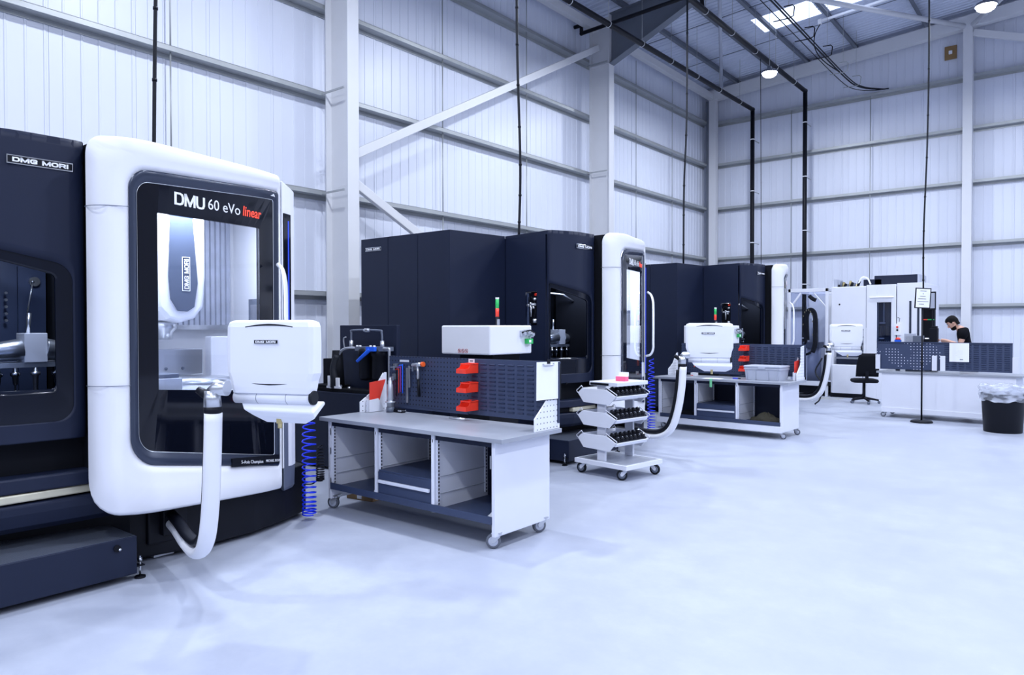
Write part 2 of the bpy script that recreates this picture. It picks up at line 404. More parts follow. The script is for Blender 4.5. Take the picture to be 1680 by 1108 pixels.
# purlins
for x in (-8.75, -7.55, -6.65, -5.33, -3.6, -2.0, -.3, 1.4, 3.1, 4.8, 6.5):
    for y0, y1 in ((-8, 7.3), (7.3, 15.08), (15.08, BY - .02)):
        z = roofz(x); b = MB(); b.box(x - .004, x + .004, y0, y1, z - .2, z - .02, 'galvd')
        b.box(x - .004, x + .085, y0, y1, z - .2, z - .195, 'galvd'); b.box(x - .06, x + .004, y0, y1, z - .026, z - .02, 'galvd'); struct(b, 'purlin_beam')
for y in (17.4, 19.7, 12.5, 9.9):
    b = MB(); b.cyl((-9.5, y, roofz(-9.5) - .12), (RX, y, roofz(RX) - .12), .01, 'galvd', 8); struct(b, 'trim_5')
def strut(p0, p1, r=.05, m='steelwhite', name='cross_brace_beam', sq=True):
    b = MB(); p0, p1 = Vector(p0), Vector(p1)
    if sq: b.cyl(p0, p1, r * 1.35, m, 4, smooth=False)
    else: b.cyl(p0, p1, r, m, 14)
    return struct(b, name)
def flatbar(a, c, w_, d_, axis, m='steelwhite'):
    """rectangular tube lying in the wall plane"""
    a, c = Vector(a), Vector(c); d = (c - a).normalized(); n = Vector((1, 0, 0)) if axis == 'x' else Vector((0, 1, 0)); s = d.cross(n).normalized()
    b = MB(); b.loft([[p + s * (i * w_ / 2) + n * (j * d_ / 2) for i, j in ((-1, -1), (1, -1), (1, 1), (-1, 1))] for p in (a, c)], m, cap0=True, cap1=True)
    return struct(b, 'cross_brace_beam', bevel=.01)
flatbar((-9.42, 7.42, 4.42), (-9.42, 14.97, 8.42), .15, .09, 'x')
flatbar((-9.42, 7.42, 4.12), (-9.42, 14.97, .45), .15, .09, 'x')
flatbar((-2.52, 21.95, 9.22), (3.5, 21.95, 7.0), .17, .1, 'y')
strut((-9.05, 21.5, 8.95), (-6.5, 15.3, 9.22), .045, 'lightgrey', sq=False)
strut((-6.4, 15.3, 9.2), (-2.7, 21.7, 9.35), .06, sq=False)
strut((-2.5, 21.7, 9.35), (1.5, 15.3, 9.7), .06, sq=False)
# plywood patch with white box on back wall
b = MB(); b.box(-3.20, -2.92, 22.24, BY - .02, 8.75, 9.10, 'wood'); o = b.build('plywood_mounting_board', bevel=.003)
tag(o, 'square plywood board fixed high on the gable wall with a white box', 'board')
b = MB(); b.box(-3.10, -3.02, 22.20, 22.24, 8.88, 8.97, 'paper'); b.build('junction_box', o, bevel=.004)
# ------------------------------------------------------------------ milling machine
class Curve2:
    """plan curve (x, y); at(s, z, off) gives a point on the upright surface, off along the outward normal"""
    def __init__(s, pts, n=8):
        s.p = [Vector((a[0], a[1])) for a in crom([(x, y, 0) for x, y in pts], n)]
        s.l = [0]
        for a, b in zip(s.p, s.p[1:]): s.l.append(s.l[-1] + (b - a).length)
        s.L = s.l[-1]
    def _i(s, t):
        t = max(0, min(s.L, t)); i = 0
        while i < len(s.l) - 2 and s.l[i + 1] < t: i += 1
        return i, (t - s.l[i]) / max(1e-9, s.l[i + 1] - s.l[i])
    def at(s, t, z, off=0):
        i, f = s._i(t); p = s.p[i].lerp(s.p[i + 1], f)
        def d(k): k = max(0, min(len(s.p) - 2, k)); return (s.p[k + 1] - s.p[k]).normalized()
        dd = (d(i).lerp(d(i + 1), f) if f > .5 else d(i - 1).lerp(d(i), f + .5)) if 0 < i < len(s.p) - 2 else d(i)
        n = Vector((dd.y, -dd.x)).normalized()
        return Vector((p.x + n.x * off, p.y + n.y * off, z))
    def sy(s, y):
        for i in range(len(s.p) - 1):
            a, b = s.p[i].y, s.p[i + 1].y
            if a <= y <= b and b > a: return s.l[i] + (s.l[i + 1] - s.l[i]) * (y - a) / (b - a)
        return s.L if y > s.p[-1].y else 0
def rpoly(cs, rs, ne=14, nc=8):
    """rounded polygon in (s,z), constant vertex count"""
    out = []; n = len(cs)
    cs = [Vector(c) for c in cs]; A = []
    for i in range(n):
        p, a, b = cs[i], cs[i - 1], cs[(i + 1) % n]; r = rs[i]
        u = (a - p).normalized(); v = (b - p).normalized(); ang = u.angle(v); t = r / math.tan(ang / 2)
        p0, p1 = p + u * t, p + v * t; c = p + (u + v).normalized() * (r / math.sin(ang / 2)); pts = []
        for k in range(nc + 1):
            f = k / nc; q = (p0 - c).lerp(p1 - c, f)
            q = q.normalized() * r if r > 1e-6 else Vector((0, 0)); pts.append((c + q) if r > 1e-6 else p.copy())
        A.append(pts)
    for i in range(n):
        out += A[i]; a, b = A[i][-1], A[(i + 1) % n][0]
        out += [a.lerp(b, k / ne) for k in range(1, ne)]
    return out
FRONT = Curve2([(-5.12, -.055), (-5.07, -.062), (-5.0, -.03), (-4.94, .035), (-4.908, .12), (-4.90, .22), (-4.925, .35), (-4.97, .5), (-5.03, .70), (-5.12, 1.0), (-5.22, 1.3), (-5.335, 1.54)])
SIDE = Curve2([(-5.47, -.785), (-5.425, -.79), (-5.375, -.75), (-5.31, -.6), (-5.265, -.49), (-5.245, -.40), (-5.236, -.2), (-5.232, -.08), (-5.236, -.035), (-5.265, -.008), (-5.34, .006)], 6)
def F(y): return FRONT.sy(y)
def on(curve, ring, off): return [curve.at(s, z, off) for s, z in ring]
def lerp_ring(a, b, t): return [p.lerp(q, t) for p, q in zip(a, b)]
def strip(curve, s0, s1, z0, z1, off, th, m, n=24, z1b=None, z0b=None):
    """thin skin lying on the curve"""
    b = MB(); f = []; g = []
    z1b = z1 if z1b is None else z1b; z0b = z0 if z0b is None else z0b
    rings = []
    for i in range(n + 1):
        t = i / n; s = s0 + (s1 - s0) * t; a = z0 + (z0b - z0) * t; c = z1 + (z1b - z1) * t
        rings.append([curve.at(s, a, off), curve.at(s, c, off), curve.at(s, c, off - th), curve.at(s, a, off - th)])
    b.loft(rings, m, cap0=True, cap1=True); return b
M['bellow'] = mat('bellows_cover', (.42, .45, .54), .5, var=.3, vs_=7)
M['slate'] = mat('slate_cover', (.07, .09, .14), .4); M['dglass'] = mat('tinted_black_surround', (.004, .006, .014), .12, spec=.3); M['sred'] = mat('sign_red', (.45, .02, .02), .5)
def make_machine(detail=True):
    mc = thing('milling_machine', 'x', 'milling machine')
    # --- rear cabinet
    b = MB(); b.prism([(-8.1, -1.62), (-6.37, -1.62), (-6.28, -.66), (-6.28, 1.58), (-8.1, 1.58)], .12, 2.90, 'navy')
    b.box(-8.0, -6.4, -1.5, 1.5, 0, .12, 'matte'); body = b.build('rear_cabinet', mc)
    xs = [-8.1, -7.53, -6.95, -6.365]
    for x0, x1 in zip(xs, xs[1:]):
        d = MB(); d.box(x0 + .004, x1 - .004, -1.64, -1.62, .14, 2.93, 'navy'); d.build('cabinet_door', mc, bevel=.004)
    d = MB(); d.loft([[Vector((-6.365, -1.64, z)), Vector((-6.27, -.66, z)), Vector((-6.29, -.66, z)), Vector((-6.385, -1.62, z))] for z in (.14, 2.93)], 'navy', cap0=True, cap1=True)
    d.build('corner_panel', mc, bevel=.004)
    nameplate(mc, (-7.83, -1.641, 2.78), (1, 0, 0), .33)
    # --- notch side panel C with pneumatic recess
    P0, P1 = Vector((-6.27, -.645, 0)), Vector((-5.475, -.785, 0)); dv = (P1 - P0).normalized(); nv = Vector((dv.y, -dv.x, 0))
    T = Matrix(((dv.x, -nv.x, 0, P0.x), (dv.y, -nv.y, 0, P0.y), (0, 0, 1, 0), (0, 0, 0, 1))); LC = (P1 - P0).length
    x0, x1, z0, z1 = .40, .62, 1.72, 2.16
    for k, (a, c, e, g) in enumerate(((0, x0, .14, 2.93), (x1, LC - .025, .14, 2.93), (x0, x1, z1, 2.93), (x0, x1, .14, z0))):
        if k == 0: d = MB()
        d.box(a, c, 0, .03, e, g, 'navy', T)
    d.box(x0, x1, .10, .12, z0, z1, 'matte', T); cp = d.build('side_panel', mc)
    d = MB(); d.box(x0 + .01, x1 - .01, .06, .095, z0 + .02, z1 - .02, 'black', T)
    d.cyl(T @ Vector((x0 + .04, .0, 1.98)), T @ Vector((x1 - .03, .0, 1.99)), .016, 'steel', 10)
    for u, z in ((.47, 1.98), (.51, 2.0), (.56, 1.95), (.58, 2.06)): d.sphere(T @ Vector((u, 0, z)), .022, 'silver', 10)
    d.cyl(T @ Vector((.51, .0, 1.98)), T @ Vector((.51, .0, 1.83)), .016, 'silver', 10, .010)
    d.cyl(T @ Vector((.58, .0, 1.80)), T @ Vector((.58, .0, 1.75)), .024, 'steel', 10)
    d.tube([T @ Vector(q) for q in ((.46, 0, 2.0), (.47, -.01, 2.08), (.53, -.01, 2.09), (.57, 0, 2.03), (.59, 0, 1.9), (.57, 0, 1.82))], .005, 'rubberd', 6)
    d.cyl(T @ Vector((.57, .05, 2.12)), T @ Vector((.57, .02, 2.12)), .018, 'red', 12)
    d.build('air_service_unit', mc)
    # --- side panel D with smoked window (wraps round the corner)
    zt = 2.93; sL = SIDE.L
    out = rpoly([(0, .97), (sL, .97), (sL, zt), (0, zt)], [.001] * 4, 20, 6)
    sw0, sw1 = .02, SIDE.sy(-.09)
    win = [(sw0, 1.09), (sw1, 1.09), (sw1, 2.08), (SIDE.sy(-.42), 2.19)]
    wo = rpoly([(sw0, 1.09), (sw1, 1.09), (sw1, 2.10), (sw0, 2.26)], [.01, .11, .13, .03], 20, 6)
    wi = rpoly([(sw0 + .03, 1.30), (sw1 - .10, 1.30), (sw1 - .10, 2.04), (sw0 + .03, 2.20)], [.01, .03, .04, .02], 20, 6)
    d = MB(); d.loft([on(SIDE, out, -.03)] + [on(SIDE, lerp_ring(out, wo, t_ / 14), 0) for t_ in range(15)] + [on(SIDE, wo, -.03)], 'navy', smooth=True)
    sp = d.build('window_side_panel', mc)
    d = MB(); d.loft([on(SIDE, lerp_ring(wo, wi, t_ / 6), -.008 - .004 * t_ / 6) for t_ in range(7)] + [on(SIDE, wi, -.03)], 'dglass', smooth=True); d.build('window_frame', sp)
    d = MB(); d.loft([on(SIDE, wi, -.014)] + [on(SIDE, lerp_ring(wi, [Vector((sL * .45, 1.65))] * len(wi), t), -.014) for t in (.35, .7, .97)], 'dpane', cap1=True); d.build('window_pane', sp)
    d = MB(); d.box(-5.9, -5.10, .010, .025, .62, 2.925, 'matte'); d.build('dark_gap_filler', mc)  # black filler added to keep the gap beside the white frame dark
    nameplate(mc, SIDE.at(SIDE.sy(-.27), 2.745, .002), (.03, 1, 0), .37)
    # corner seam piece above window is part of panel; lid over front body
    lid = [(-6.28, -.645)] + [tuple(SIDE.at(sL * i / 12, 0, 0)[:2]) for i in range(13)] + [(-5.35, .2), (-5.45, 1.5), (-6.28, 1.58)]
    d = MB(); d.prism(lid, 2.88, 2.93, 'navy'); d.build('roof_cover', mc, bevel=.004)
    # magazine bay behind window
    d = MB(); d.box(-6.26, -6.24, -.62, .2, .97, 2.88, 'matte'); d.box(-6.24, -5.28, .08, .1, .97, 2.88, 'matte'); d.box(-6.24, -5.30, -.60, .1, .96, .98, 'matte')
    d.box(-6.23, -6.20, -.3, .05, 1.05, 2.2, 'pegl'); d.build('magazine_bay', mc)
    d = MB()
    cx, cy = -5.72, -.17
    d.box(cx - .10, cx + .06, cy - .07, cy + .07, 1.46, 1.66, 'white'); d.cyl((cx, cy - .26, 1.53), (cx, cy - .07, 1.55), .06, 'silver', 20, .075); d.cyl((cx, cy + .07, 1.55), (cx, cy + .28, 1.52), .075, 'silver', 20, .055)
    d.box(cx - .2, cx + .05, cy - .28, cy + .30, 1.425, 1.46, 'steel')
    tc_ = d.build('tool_changer', mc, bevel=.003); tools = []
    for yy in (-.22, -.12, .0, .13, .24):
        d = MB(); tools.append(d); d.lathe([(.0, 0), (.012, 0), (.016, -.03), (.03, -.032), (.03, -.05), (.018, -.06), (.014, -.11 if yy else -.16), (.006, -.12 if yy else -.17), (.005, -.17 if yy else -.27), (0, -.17 if yy else -.27)], 'silver' if yy == 0 else 'chrome', 14, Matrix.Translation((cx + .04, cy + yy, 1.425)))
    for q in tools: q.build('tapered_tool', tc_)
    d = MB(); d.cyl((cx - .1, cy, 1.66), (cx - .1, cy + .01, 1.80), .014, 'silver', 8); d.cyl((cx - .3, cy + .06, 1.8), (cx - .28, cy + .09, 2.02), .006, 'silver', 8); d.sphere((cx - .28, cy + .09, 2.03), .014, 'silver', 8)
    d.build('coolant_nozzle', tc_)
    d = MB(); d.box(-6.19, -6.17, -.12, .06, 1.1, 2.15, 'pegl')
    for z, yy in ((2.04, -.02), (1.62, -.06), (1.62, .02)): d.cyl((-6.17, yy, z), (-6.14, yy, z), .035, 'silver', 16)
    for k in range(5): d.cyl((-6.17, -.2, 1.75 + k * .05), (-6.15, -.2, 1.75 + k * .05), .010, 'silver', 8)
    d.tube([(-6.1, -.6, 2.16), (-5.9, -.3, 2.17), (-5.7, -.1, 2.14), (-5.6, .0, 2.05)], .012, 'silver', 8)
    d.build('valve_plate', mc)
    # --- lower body under window
    d = MB(); d.prism([(-6.27, -.62), (-5.50, -.76), (-5.42, -.66), (-5.37, 0), (-5.37, .3), (-5.45, 1.5), (-6.27, 1.55)], .45, .985, 'matte'); d.build('lower_body', mc)
    ld = [(-5.60, -.80), (-5.42, -.82), (-5.33, -.74), (-5.25, -.5), (-5.215, 0), (-5.22, .3), (-5.4, .4), (-6.27, .4), (-6.27, -.66)]
    d = MB(); d.prism(ld, .655, .75, 'navy'); d.build('ledge', mc, bevel=.012)
    d = MB(); d.prism([(x - .05, y) for x, y in ld], .59, .655, 'matte'); d.box(-5.33, -5.245, -.52, .1, .597, .65, 'yellow'); d.build('way_cover_strip', mc, bevel=.01)['label'] = 'aged cream strip under the ledge'
    d = MB(); ap = [(-5.62, -.78), (-5.42, -.80), (-5.32, -.72), (-5.24, -.5), (-5.205, 0), (-5.21, .32), (-6.27, .32), (-6.27, -.64)]
    d.loft([[Vector((-5.8 + (x + 5.8) * k, y * (k * .25 + .75), z)) for x, y in ap] for z, k in ((.40, .86), (.44, .95), (.52, .99), (.585, 1))], 'navy', cap0=True, cap1=True); d.build('apron', mc, bevel=.02, seg=3)
    # --- black machine base
    d = MB(); d.prism([(-6.3, -.55), (-5.6, -.6), (-5.45, .1), (-5.34, .3), (-5.26, .75), (-5.30, 1.25), (-5.42, 1.62), (-5.56, 1.93), (-6.3, 2.0)], .035, .46, 'black')
    d.prism([(-6.2, -.5), (-5.6, -.5), (-5.55, .2), (-5.45, .75), (-5.6, 1.6), (-6.2, 1.8)], 0, .035, 'matte')
    bs = d.build('base', mc, bevel=.015)
    d = MB(); d.box(-5.42, -5.35, .47, .62, .01, .055, 'steel'); d.cyl((-5.37, .54, .05), (-5.37, .54, .075), .014, 'chrome', 8); d.build('leveling_block', mc, bevel=.003)
    # --- step platform
    d = MB(); d.box(-5.62, -5.0, -.98, .20, .045, .30, 'navy'); sp_ = d.build('step_platform', mc, bevel=.006)
    d = MB(); d.box(-5.61, -5.01, -.97, .19, .30, .303, treadm()); d.build('tread_plate', sp_)
    d = MB(); d.cyl((-4.998, .07, .245), (-4.985, .07, .245), .022, 'matte', 14); d.sphere((-4.99, .085, .235), .012, 'silver', 8); d.build('latch', sp_)
    for yy in (.235, -1.01):
        d = MB(); d.box(-5.07, -5.01, min(yy, yy - .04 * (1 if yy > 0 else -1)), max(yy, yy - .04 * (1 if yy > 0 else -1)) + .02, .085, .092, 'black')
        d.cyl((-5.04, yy, .008), (-5.04, yy, .15), .007, 'chrome', 8); d.cyl((-5.04, yy, .11), (-5.04, yy, .14), .014, 'chrome', 8); d.cyl((-5.04, yy, 0), (-5.04, yy, .012), .035, 'black', 16); d.build('leveling_foot', sp_)
    # --- white front frame
    s0, s1 = FRONT.sy(-.055) * 0, FRONT.L
    O = rpoly([(s0, .49), (s1, .335), (s1, 2.972), (s0, 2.935)], [.27, .03, .05, .13])
    O2 = rpoly([(s0 + .03, .52), (s1 - .012, .35), (s1 - .012, 2.955), (s0 + .03, 2.905)], [.24, .025, .04, .10])
    I = rpoly([(F(.128), .80), (F(1.515), .535), (F(1.515), 2.83), (F(.128), 2.735)], [.20, .02, .02, .13])
    Im = rpoly([(F(.05), .68), (F(1.525), .44), (F(1.525), 2.90), (F(.05), 2.81)], [.24, .03, .03, .18])
    J = rpoly([(F(.185), .88), (F(1.47), .632), (F(1.47), 2.755), (F(.185), 2.66)], [.14, .02, .02, .09])
    d = MB(); d.loft([on(FRONT, O, -.10), on(FRONT, O, -.03), on(FRONT, lerp_ring(O, O2, .4), -.008), on(FRONT, O2, 0), on(FRONT, lerp_ring(O2, Im, .8), .002), on(FRONT, Im, -.002), on(FRONT, lerp_ring(Im, I, .5), -.012), on(FRONT, I, -.016), on(FRONT, I, -.06)], 'white', smooth=True)
    fr = d.build('front_frame', mc)
    for z in (2.485, 1.318):
        g = strip(FRONT, s0 + .0, F(.128), z - .002, z + .002, .0035, .004, 'greyp', 12); g.build('panel_gap', fr)
    d = MB(); d.loft([on(FRONT, I, -.012), on(FRONT, lerp_ring(I, J, .15), -.004), on(FRONT, lerp_ring(I, J, .6), -.016), on(FRONT, J, -.03)], 'bezel', smooth=True)
    bz = d.build('door_bezel', mc)
    d = MB(); d.loft([on(FRONT, lerp_ring(I, J, .97), -.026), on(FRONT, J, -.024), on(FRONT, lerp_ring(J, I, -.03), -.03)], 'silver', smooth=True); d.build('chrome_line', bz)
    # black glazed door with clear pane
    Pn = rpoly([(F(.338), 1.275), (F(1.292), 1.19), (F(1.292), 2.495), (F(.338), 2.475)], [.004] * 4)
    d = MB(); d.loft([on(FRONT, J, -.03), on(FRONT, Pn, -.03), on(FRONT, Pn, -.06)], 'bglass', smooth=False)
    dr = d.build('door', mc)
    d = strip(FRONT, F(.338), F(1.292), 1.275, 2.475, -.034, .006, 'pane', 20, 2.495, 1.19); d.build('door_pane', dr)
    def warp_at(y0, z0, sc=1, off=-.028):
        a = F(y0)
        return lambda p: FRONT.at(a + p.x, z0 + p.y, off + p.z)
    stroke_text('DMU', .275, .088, 'wtext', lambda x, y, z: FRONT.at(F(.475) + .1375 + x, 2.598 + y, -.028 + z), dr, t=.27, gap=.36)
    text_mesh('60 eVo', .110, 'wtext', None, .001, 1.0, 0, dr, 'lettering', warp_at(.768, 2.60), fit=.325)
    text_mesh('linear', .108, 'rtext', None, .001, 1.0, .0015, dr, 'lettering', warp_at(1.108, 2.603), shear=.12, fit=.215)
    # caption strip on lower bezel
    d = strip(FRONT, F(.95), F(1.49), .635, .700, .002, .01, 'black', 14, .635, .565); d.build('caption_strip', bz)
    text_mesh('5-Axis Champion', .036, 'wtext', None, .0006, 1, 0, bz, 'lettering', lambda p: FRONT.at(F(1.04) + p.x, .655 - .15 * p.x + p.y, .003 + p.z))
    text_mesh('MICHAEL BOHM', .030, 'wtext', None, .0006, 1, 0, bz, 'lettering', lambda p: FRONT.at(F(1.31) + p.x, .615 - .15 * p.x + p.y, .003 + p.z))
    # --- right hand post with blue light line
    po = [(-5.335, 1.548), (-5.362, 1.60), (-5.40, 1.675), (-5.44, 1.735), (-5.50, 1.765), (-5.60, 1.775), (-5.60, 1.56)]
    d = MB(); d.prism(po, .50, 2.93, 'white')
    for v in d.bm.verts:
        if v.co.z > 2: v.co.z += -.06 * (v.co.y - 1.55) / .2
    pt = d.build('door_post', mc, bevel=.008)
    pv = Curve2([(-5.329, 1.545), (-5.358, 1.60), (-5.398, 1.676)], 4)
    d = strip(pv, .022, pv.L - .012, .97, 2.66, .006, .01, 'bglass', 6); d.build('light_channel', pt)
    d = strip(pv, pv.L * .60, pv.L * .60 + .010, .99, 2.60, .009, .003, 'ledblue', 2); d.build('light_line', pt)['label'] = 'thin blue light line'
    g = [(-5.345, 1.56), (-5.40, 1.66), (-5.44, 1.725), (-5.50, 1.765), (-5.60, 1.78), (-5.60, 1.57)]
    d = MB(); cxy = Vector((-5.5, 1.66)); d.loft([[Vector((cxy.x + (x - cxy.x) * k, cxy.y + (y - cxy.y) * k, z)) for x, y in g] for z, k in ((.30, .80), (.33, 1.0), (.5, 1.06), (.93, 1.06), (.96, 1.02))], 'greyp', cap0=True, cap1=True); d.build('post_cover', pt, bevel=.01)
    d = MB(); d.tube(crom([(-5.235, 1.44, 2.215), (-5.18, 1.445, 2.17), (-5.15, 1.45, 2.08), (-5.145, 1.455, 1.95), (-5.145, 1.455, 1.5), (-5.15, 1.455, 1.36), (-5.19, 1.45, 1.28), (-5.26, 1.44, 1.255)], 6), .017, 'white', 10); d.build('door_handle', mc)
    # --- work chamber
    d = MB(); m_ = 'steelwhite'
    d.box(-6.26, -6.23, .2, 1.62, .95, 2.80, m_); d.box(-6.26, -5.0, .18, .2, .95, 2.80, m_); d.box(-6.26, -5.42, 1.62, 1.64, .95, 2.80, m_)
    d.prism([(-6.26, .2), (-4.99, .2), (-5.02, .5), (-5.3, 1.45), (-5.44, 1.62), (-6.26, 1.62)], 2.78, 2.80, m_)
    d.prism([(-6.26, .2), (-4.99, .2), (-5.02, .5), (-5.3, 1.45), (-5.42, 1.62), (-6.26, 1.62)], .95, 1.16, m_); d.build('work_chamber', mc)
    d = MB()
    for i in range(14):
        y0 = .88 + i * .05; d.prism([(-6.23, y0), (-6.20, y0 + .008), (-6.20, y0 + .042), (-6.23, y0 + .05)], 1.72, 2.78, 'bellow')
    d.box(-6.23, -6.17, .86, 1.6, 1.68, 1.72, 'silver'); d.build('bellows', mc)
    # spindle head: pale rounded carrier with grey core
    outl = [(.62, 2.77), (1.03, 2.77), (1.03, 2.1), (1.01, 1.86), (.94, 1.77), (.82, 1.735), (.72, 1.76), (.64, 1.85), (.61, 2.1)]
    d = MB(); d.prism(outl, -6.1, -5.62, 'white', axis='x'); sh = d.build('spindle_head', mc, bevel=.03, seg=3)
    core = [(.745, 2.76), (.90, 2.76), (.955, 2.05), (.925, 1.86), (.87, 1.825), (.79, 1.83), (.735, 1.92), (.72, 2.1)]
    d = MB(); d.prism(core, -5.62, -5.605, 'slate', axis='x'); cr = d.build('spindle_cover', sh, bevel=.004)
    Tt = frame_T((-5.602, .86, 2.12), (0, 0, 1), (0, -1, 0)); stroke_text('DMG MORI', .235, .036, 'wtext', lambda x, y, z: Tt @ Vector((x, y, z)), cr, t=.28)
    d = MB()
    for z0, z1, y0, y1 in ((1.985, 1.99, .825, .89), (2.25, 2.255, .825, .89)): d.box(-5.605, -5.602, y0, y1, z0, z1, 'wtext')
    d.box(-5.605, -5.602, .825, .829, 1.985, 2.255, 'wtext'); d.box(-5.605, -5.602, .886, .890, 1.985, 2.255, 'wtext'); d.build('logo_frame', cr)
    d = MB(); d.lathe([(0, 0), (.085, 0), (.085, -.05), (.055, -.08), (.05, -.14), (0, -.14)], 'silver', 24, Matrix.Translation((-5.83, .80, 1.74))); d.build('spindle_nose', sh)
    d = MB(); d.lathe([(0, 1.30), (.28, 1.30), (.28, 1.25), (.22, 1.16), (0, 1.16)], 'silver', 32, Matrix.Translation((-5.6, .9, 0))); d.box(-5.95, -5.45, .55, 1.05, 1.16, 1.22, 'steel'); tb = d.build('rotary_table', mc)
    d = MB(); d.box(-5.42, -5.20, .44, .62, 1.16, 1.33, 'steel'); d.box(-5.41, -5.21, .46, .60, 1.33, 1.36, 'greyp'); vz = d.build('vise', tb, bevel=.004)
    text_mesh('LANG', .055, 'ink', frame_T((-5.198, .455, 1.22), (0, 1, 0), (0, 0, 1)), .001, .9, .001, vz, 'lettering')
    d = MB(); d.box(-5.98, -5.90, .45, 1.15, 1.30, 1.52, 'silver')
    for k in range(4): d.cyl((-5.90, .55 + k * .14, 1.36), (-5.885, .55 + k * .14, 1.36), .014, 'greyp', 10)
    d.box(-6.0, -5.9, 1.22, 1.5, 1.16, 1.62, 'white'); d.build('table_yoke', mc, bevel=.01)
    d = MB(); d.box(-5.95, -5.5, 1.605, 1.615, 1.45, 1.95, 'greyp'); d.box(-5.91, -5.54, 1.598, 1.606, 1.45, 1.90, 'silver'); d.build('side_hatch', mc)
    d = MB(); d.box(-5.75, -5.30, .45, 1.3, 2.762, 2.778, 'ledw'); d.build('chamber_light', mc)
    for loc, e, sz in (((-5.6, .8, 2.72), 60, .5), ((-5.50, -.28, 2.35), 14, .25)):
        l = bpy.data.lights.new('chamber_lamp', 'AREA'); l.energy = e; l.size = sz; l.color = (.82, .88, 1)
        o = bpy.data.objects.new('chamber_lamp', l); C.objects.link(o); o.location = loc; o.parent = mc
    # --- conveyor discharge hood (white) with signal tower
    d = MB(); d.box(-5.95, -5.20, -2.22, -1.46, 1.385, 1.715, 'white'); hd = d.build('conveyor_hood', mc, bevel=.018, seg=3)
    d = MB(); d.prism([(-2.1, .05), (-1.55, .05), (-1.50, 1.42), (-2.0, 1.42)], -5.85, -5.35, 'matte', axis='x'); d.box(-5.9, -5.3, -2.15, -1.5, 0, .05, 'matte'); d.build('conveyor_chute', mc)
    for k in range(3):
        T = frame_T((-5.66 + k * .055, -2.221, 1.425), (1, 0, 0), (0, 0, 1)); d = MB()
        d.tube([T @ Vector((.022 * math.cos(a), .022 * math.sin(a), .0005)) for a in [R(18 * q) for q in range(21)]], .0022, 'sred', 4); d.box(-.020, .020, -.0025, .0025, 0, .001, 'sred', T @ Matrix.Rotation(R(-45), 4, 'Z'))
        d.box(-.004, .004, -.012, .012, 0, .0008, 'ink', T @ Matrix.Rotation(R(20 * k), 4, 'Z')); d.build('warning_sign', hd)
    d = MB(); d.box(-5.198, -5.15, -1.60, -1.50, 1.50, 1.56, 'green'); d.box(-5.149, -5.147, -1.58, -1.54, 1.515, 1.545, 'paper'); d.build('green_tag', hd)['label'] = 'green tag on the hood corner'
    d = MB()
    for yy, zz in ((-1.66, 1.62), (-1.58, 1.63), (-1.5, 1.61)): d.cyl((-5.20, yy, zz), (-5.14, yy, zz), .022, 'silver', 12); d.box(-5.2, -5.165, yy - .03, yy + .03, zz - .035, zz + .035, 'steel')
    d.tube([(-5.16, -1.7, 1.63), (-5.13, -1.58, 1.66), (-5.15, -1.45, 1.62)], .008, 'black', 6); d.build('air_fitting', hd)
    d = MB(); px_, py_ = -5.60, -1.62
    d.cyl((px_, py_, 1.70), (px_, py_, 1.82), .022, 'black', 14); d.box(px_ + .01, px_ + .03, py_ - .02, py_ + .01, 1.72, 1.79, 'silver')
    st = d.build('signal_tower', mc)
    for z0, z1, mm in ((1.82, 1.92, 'orange'), (1.92, 2.03, 'green'), (2.03, 2.05, 'paper')):
        d = MB(); d.cyl((px_, py_, z0), (px_, py_, z1), .022, 'red' if mm == 'orange' else mm, 14); q = d.build('signal_lens', st)
    # --- swing arm + control panel
    path = crom([(-5.32, .56, .30), (-5.05, .50, .275), (-4.75, .42, .25), (-4.47, .345, .27), (-4.29, .30, .38), (-4.19, .275, .60), (-4.125, .255, .9), (-4.10, .25, 1.19)], 6)
    def off(i):
        d_ = (path[min(i + 1, len(path) - 1)] - path[max(i - 1, 0)]).normalized(); side = Vector((.26, .966, 0)); return side.cross(d_).normalized() * -1
    d = MB(); d.tube([p + off(i) * -.018 for i, p in enumerate(path)], [.040 + .012 * min(1, i / 25) for i in range(len(path))], 'white', 14, flat=(.8, 1.0), up=(0, 0, 1)); ar = d.build('swing_arm', mc)
    d = MB(); d.tube([p + off(i) * .050 for i, p in enumerate(path[:-1])], .040, 'black', 12, flat=(.75, 1.0), up=(0, 0, 1)); d.build('arm_channel', ar)['label'] = 'black inner channel of the arm'
    d = MB(); d.box(-5.36, -5.22, .48, .66, .19, .39, 'black', Matrix()); d.box(-5.34, -5.28, .40, .74, .13, .44, 'black'); d.build('arm_bracket', mc, bevel=.01)
    d = MB(); d.cyl((-4.10, .25, 1.185), (-4.10, .25, 1.225), .052, 'black', 20); d.cyl((-4.10, .25, 1.225), (-4.10, .25, 1.32), .052, 'silver', 20, .046)
    d.tube([(-4.10, .25, 1.30), (-4.08, .27, 1.335), (-4.02, .30, 1.335)], [.046, .045, .045], 'silver', 14)
    d.cyl((-4.12, .24, 1.285), (-4.185, .205, 1.325), .032, 'black', 14, .022); d.build('arm_joint', mc)
    e = bpy.data.objects.new('control_panel', None); C.objects.link(e); e.parent = mc; e.location = (-3.835, .475, 0); e.rotation_euler = (0, 0, R(24))
    def cp(w_, z, y): return [Vector((x * w_, yy, z)) for x, yy in ((-1, y[0]), (-.9, y[0] - .012), (.9, y[0] - .012), (1, y[0]), (1, y[1]), (-1, y[1]))]
    d = MB()
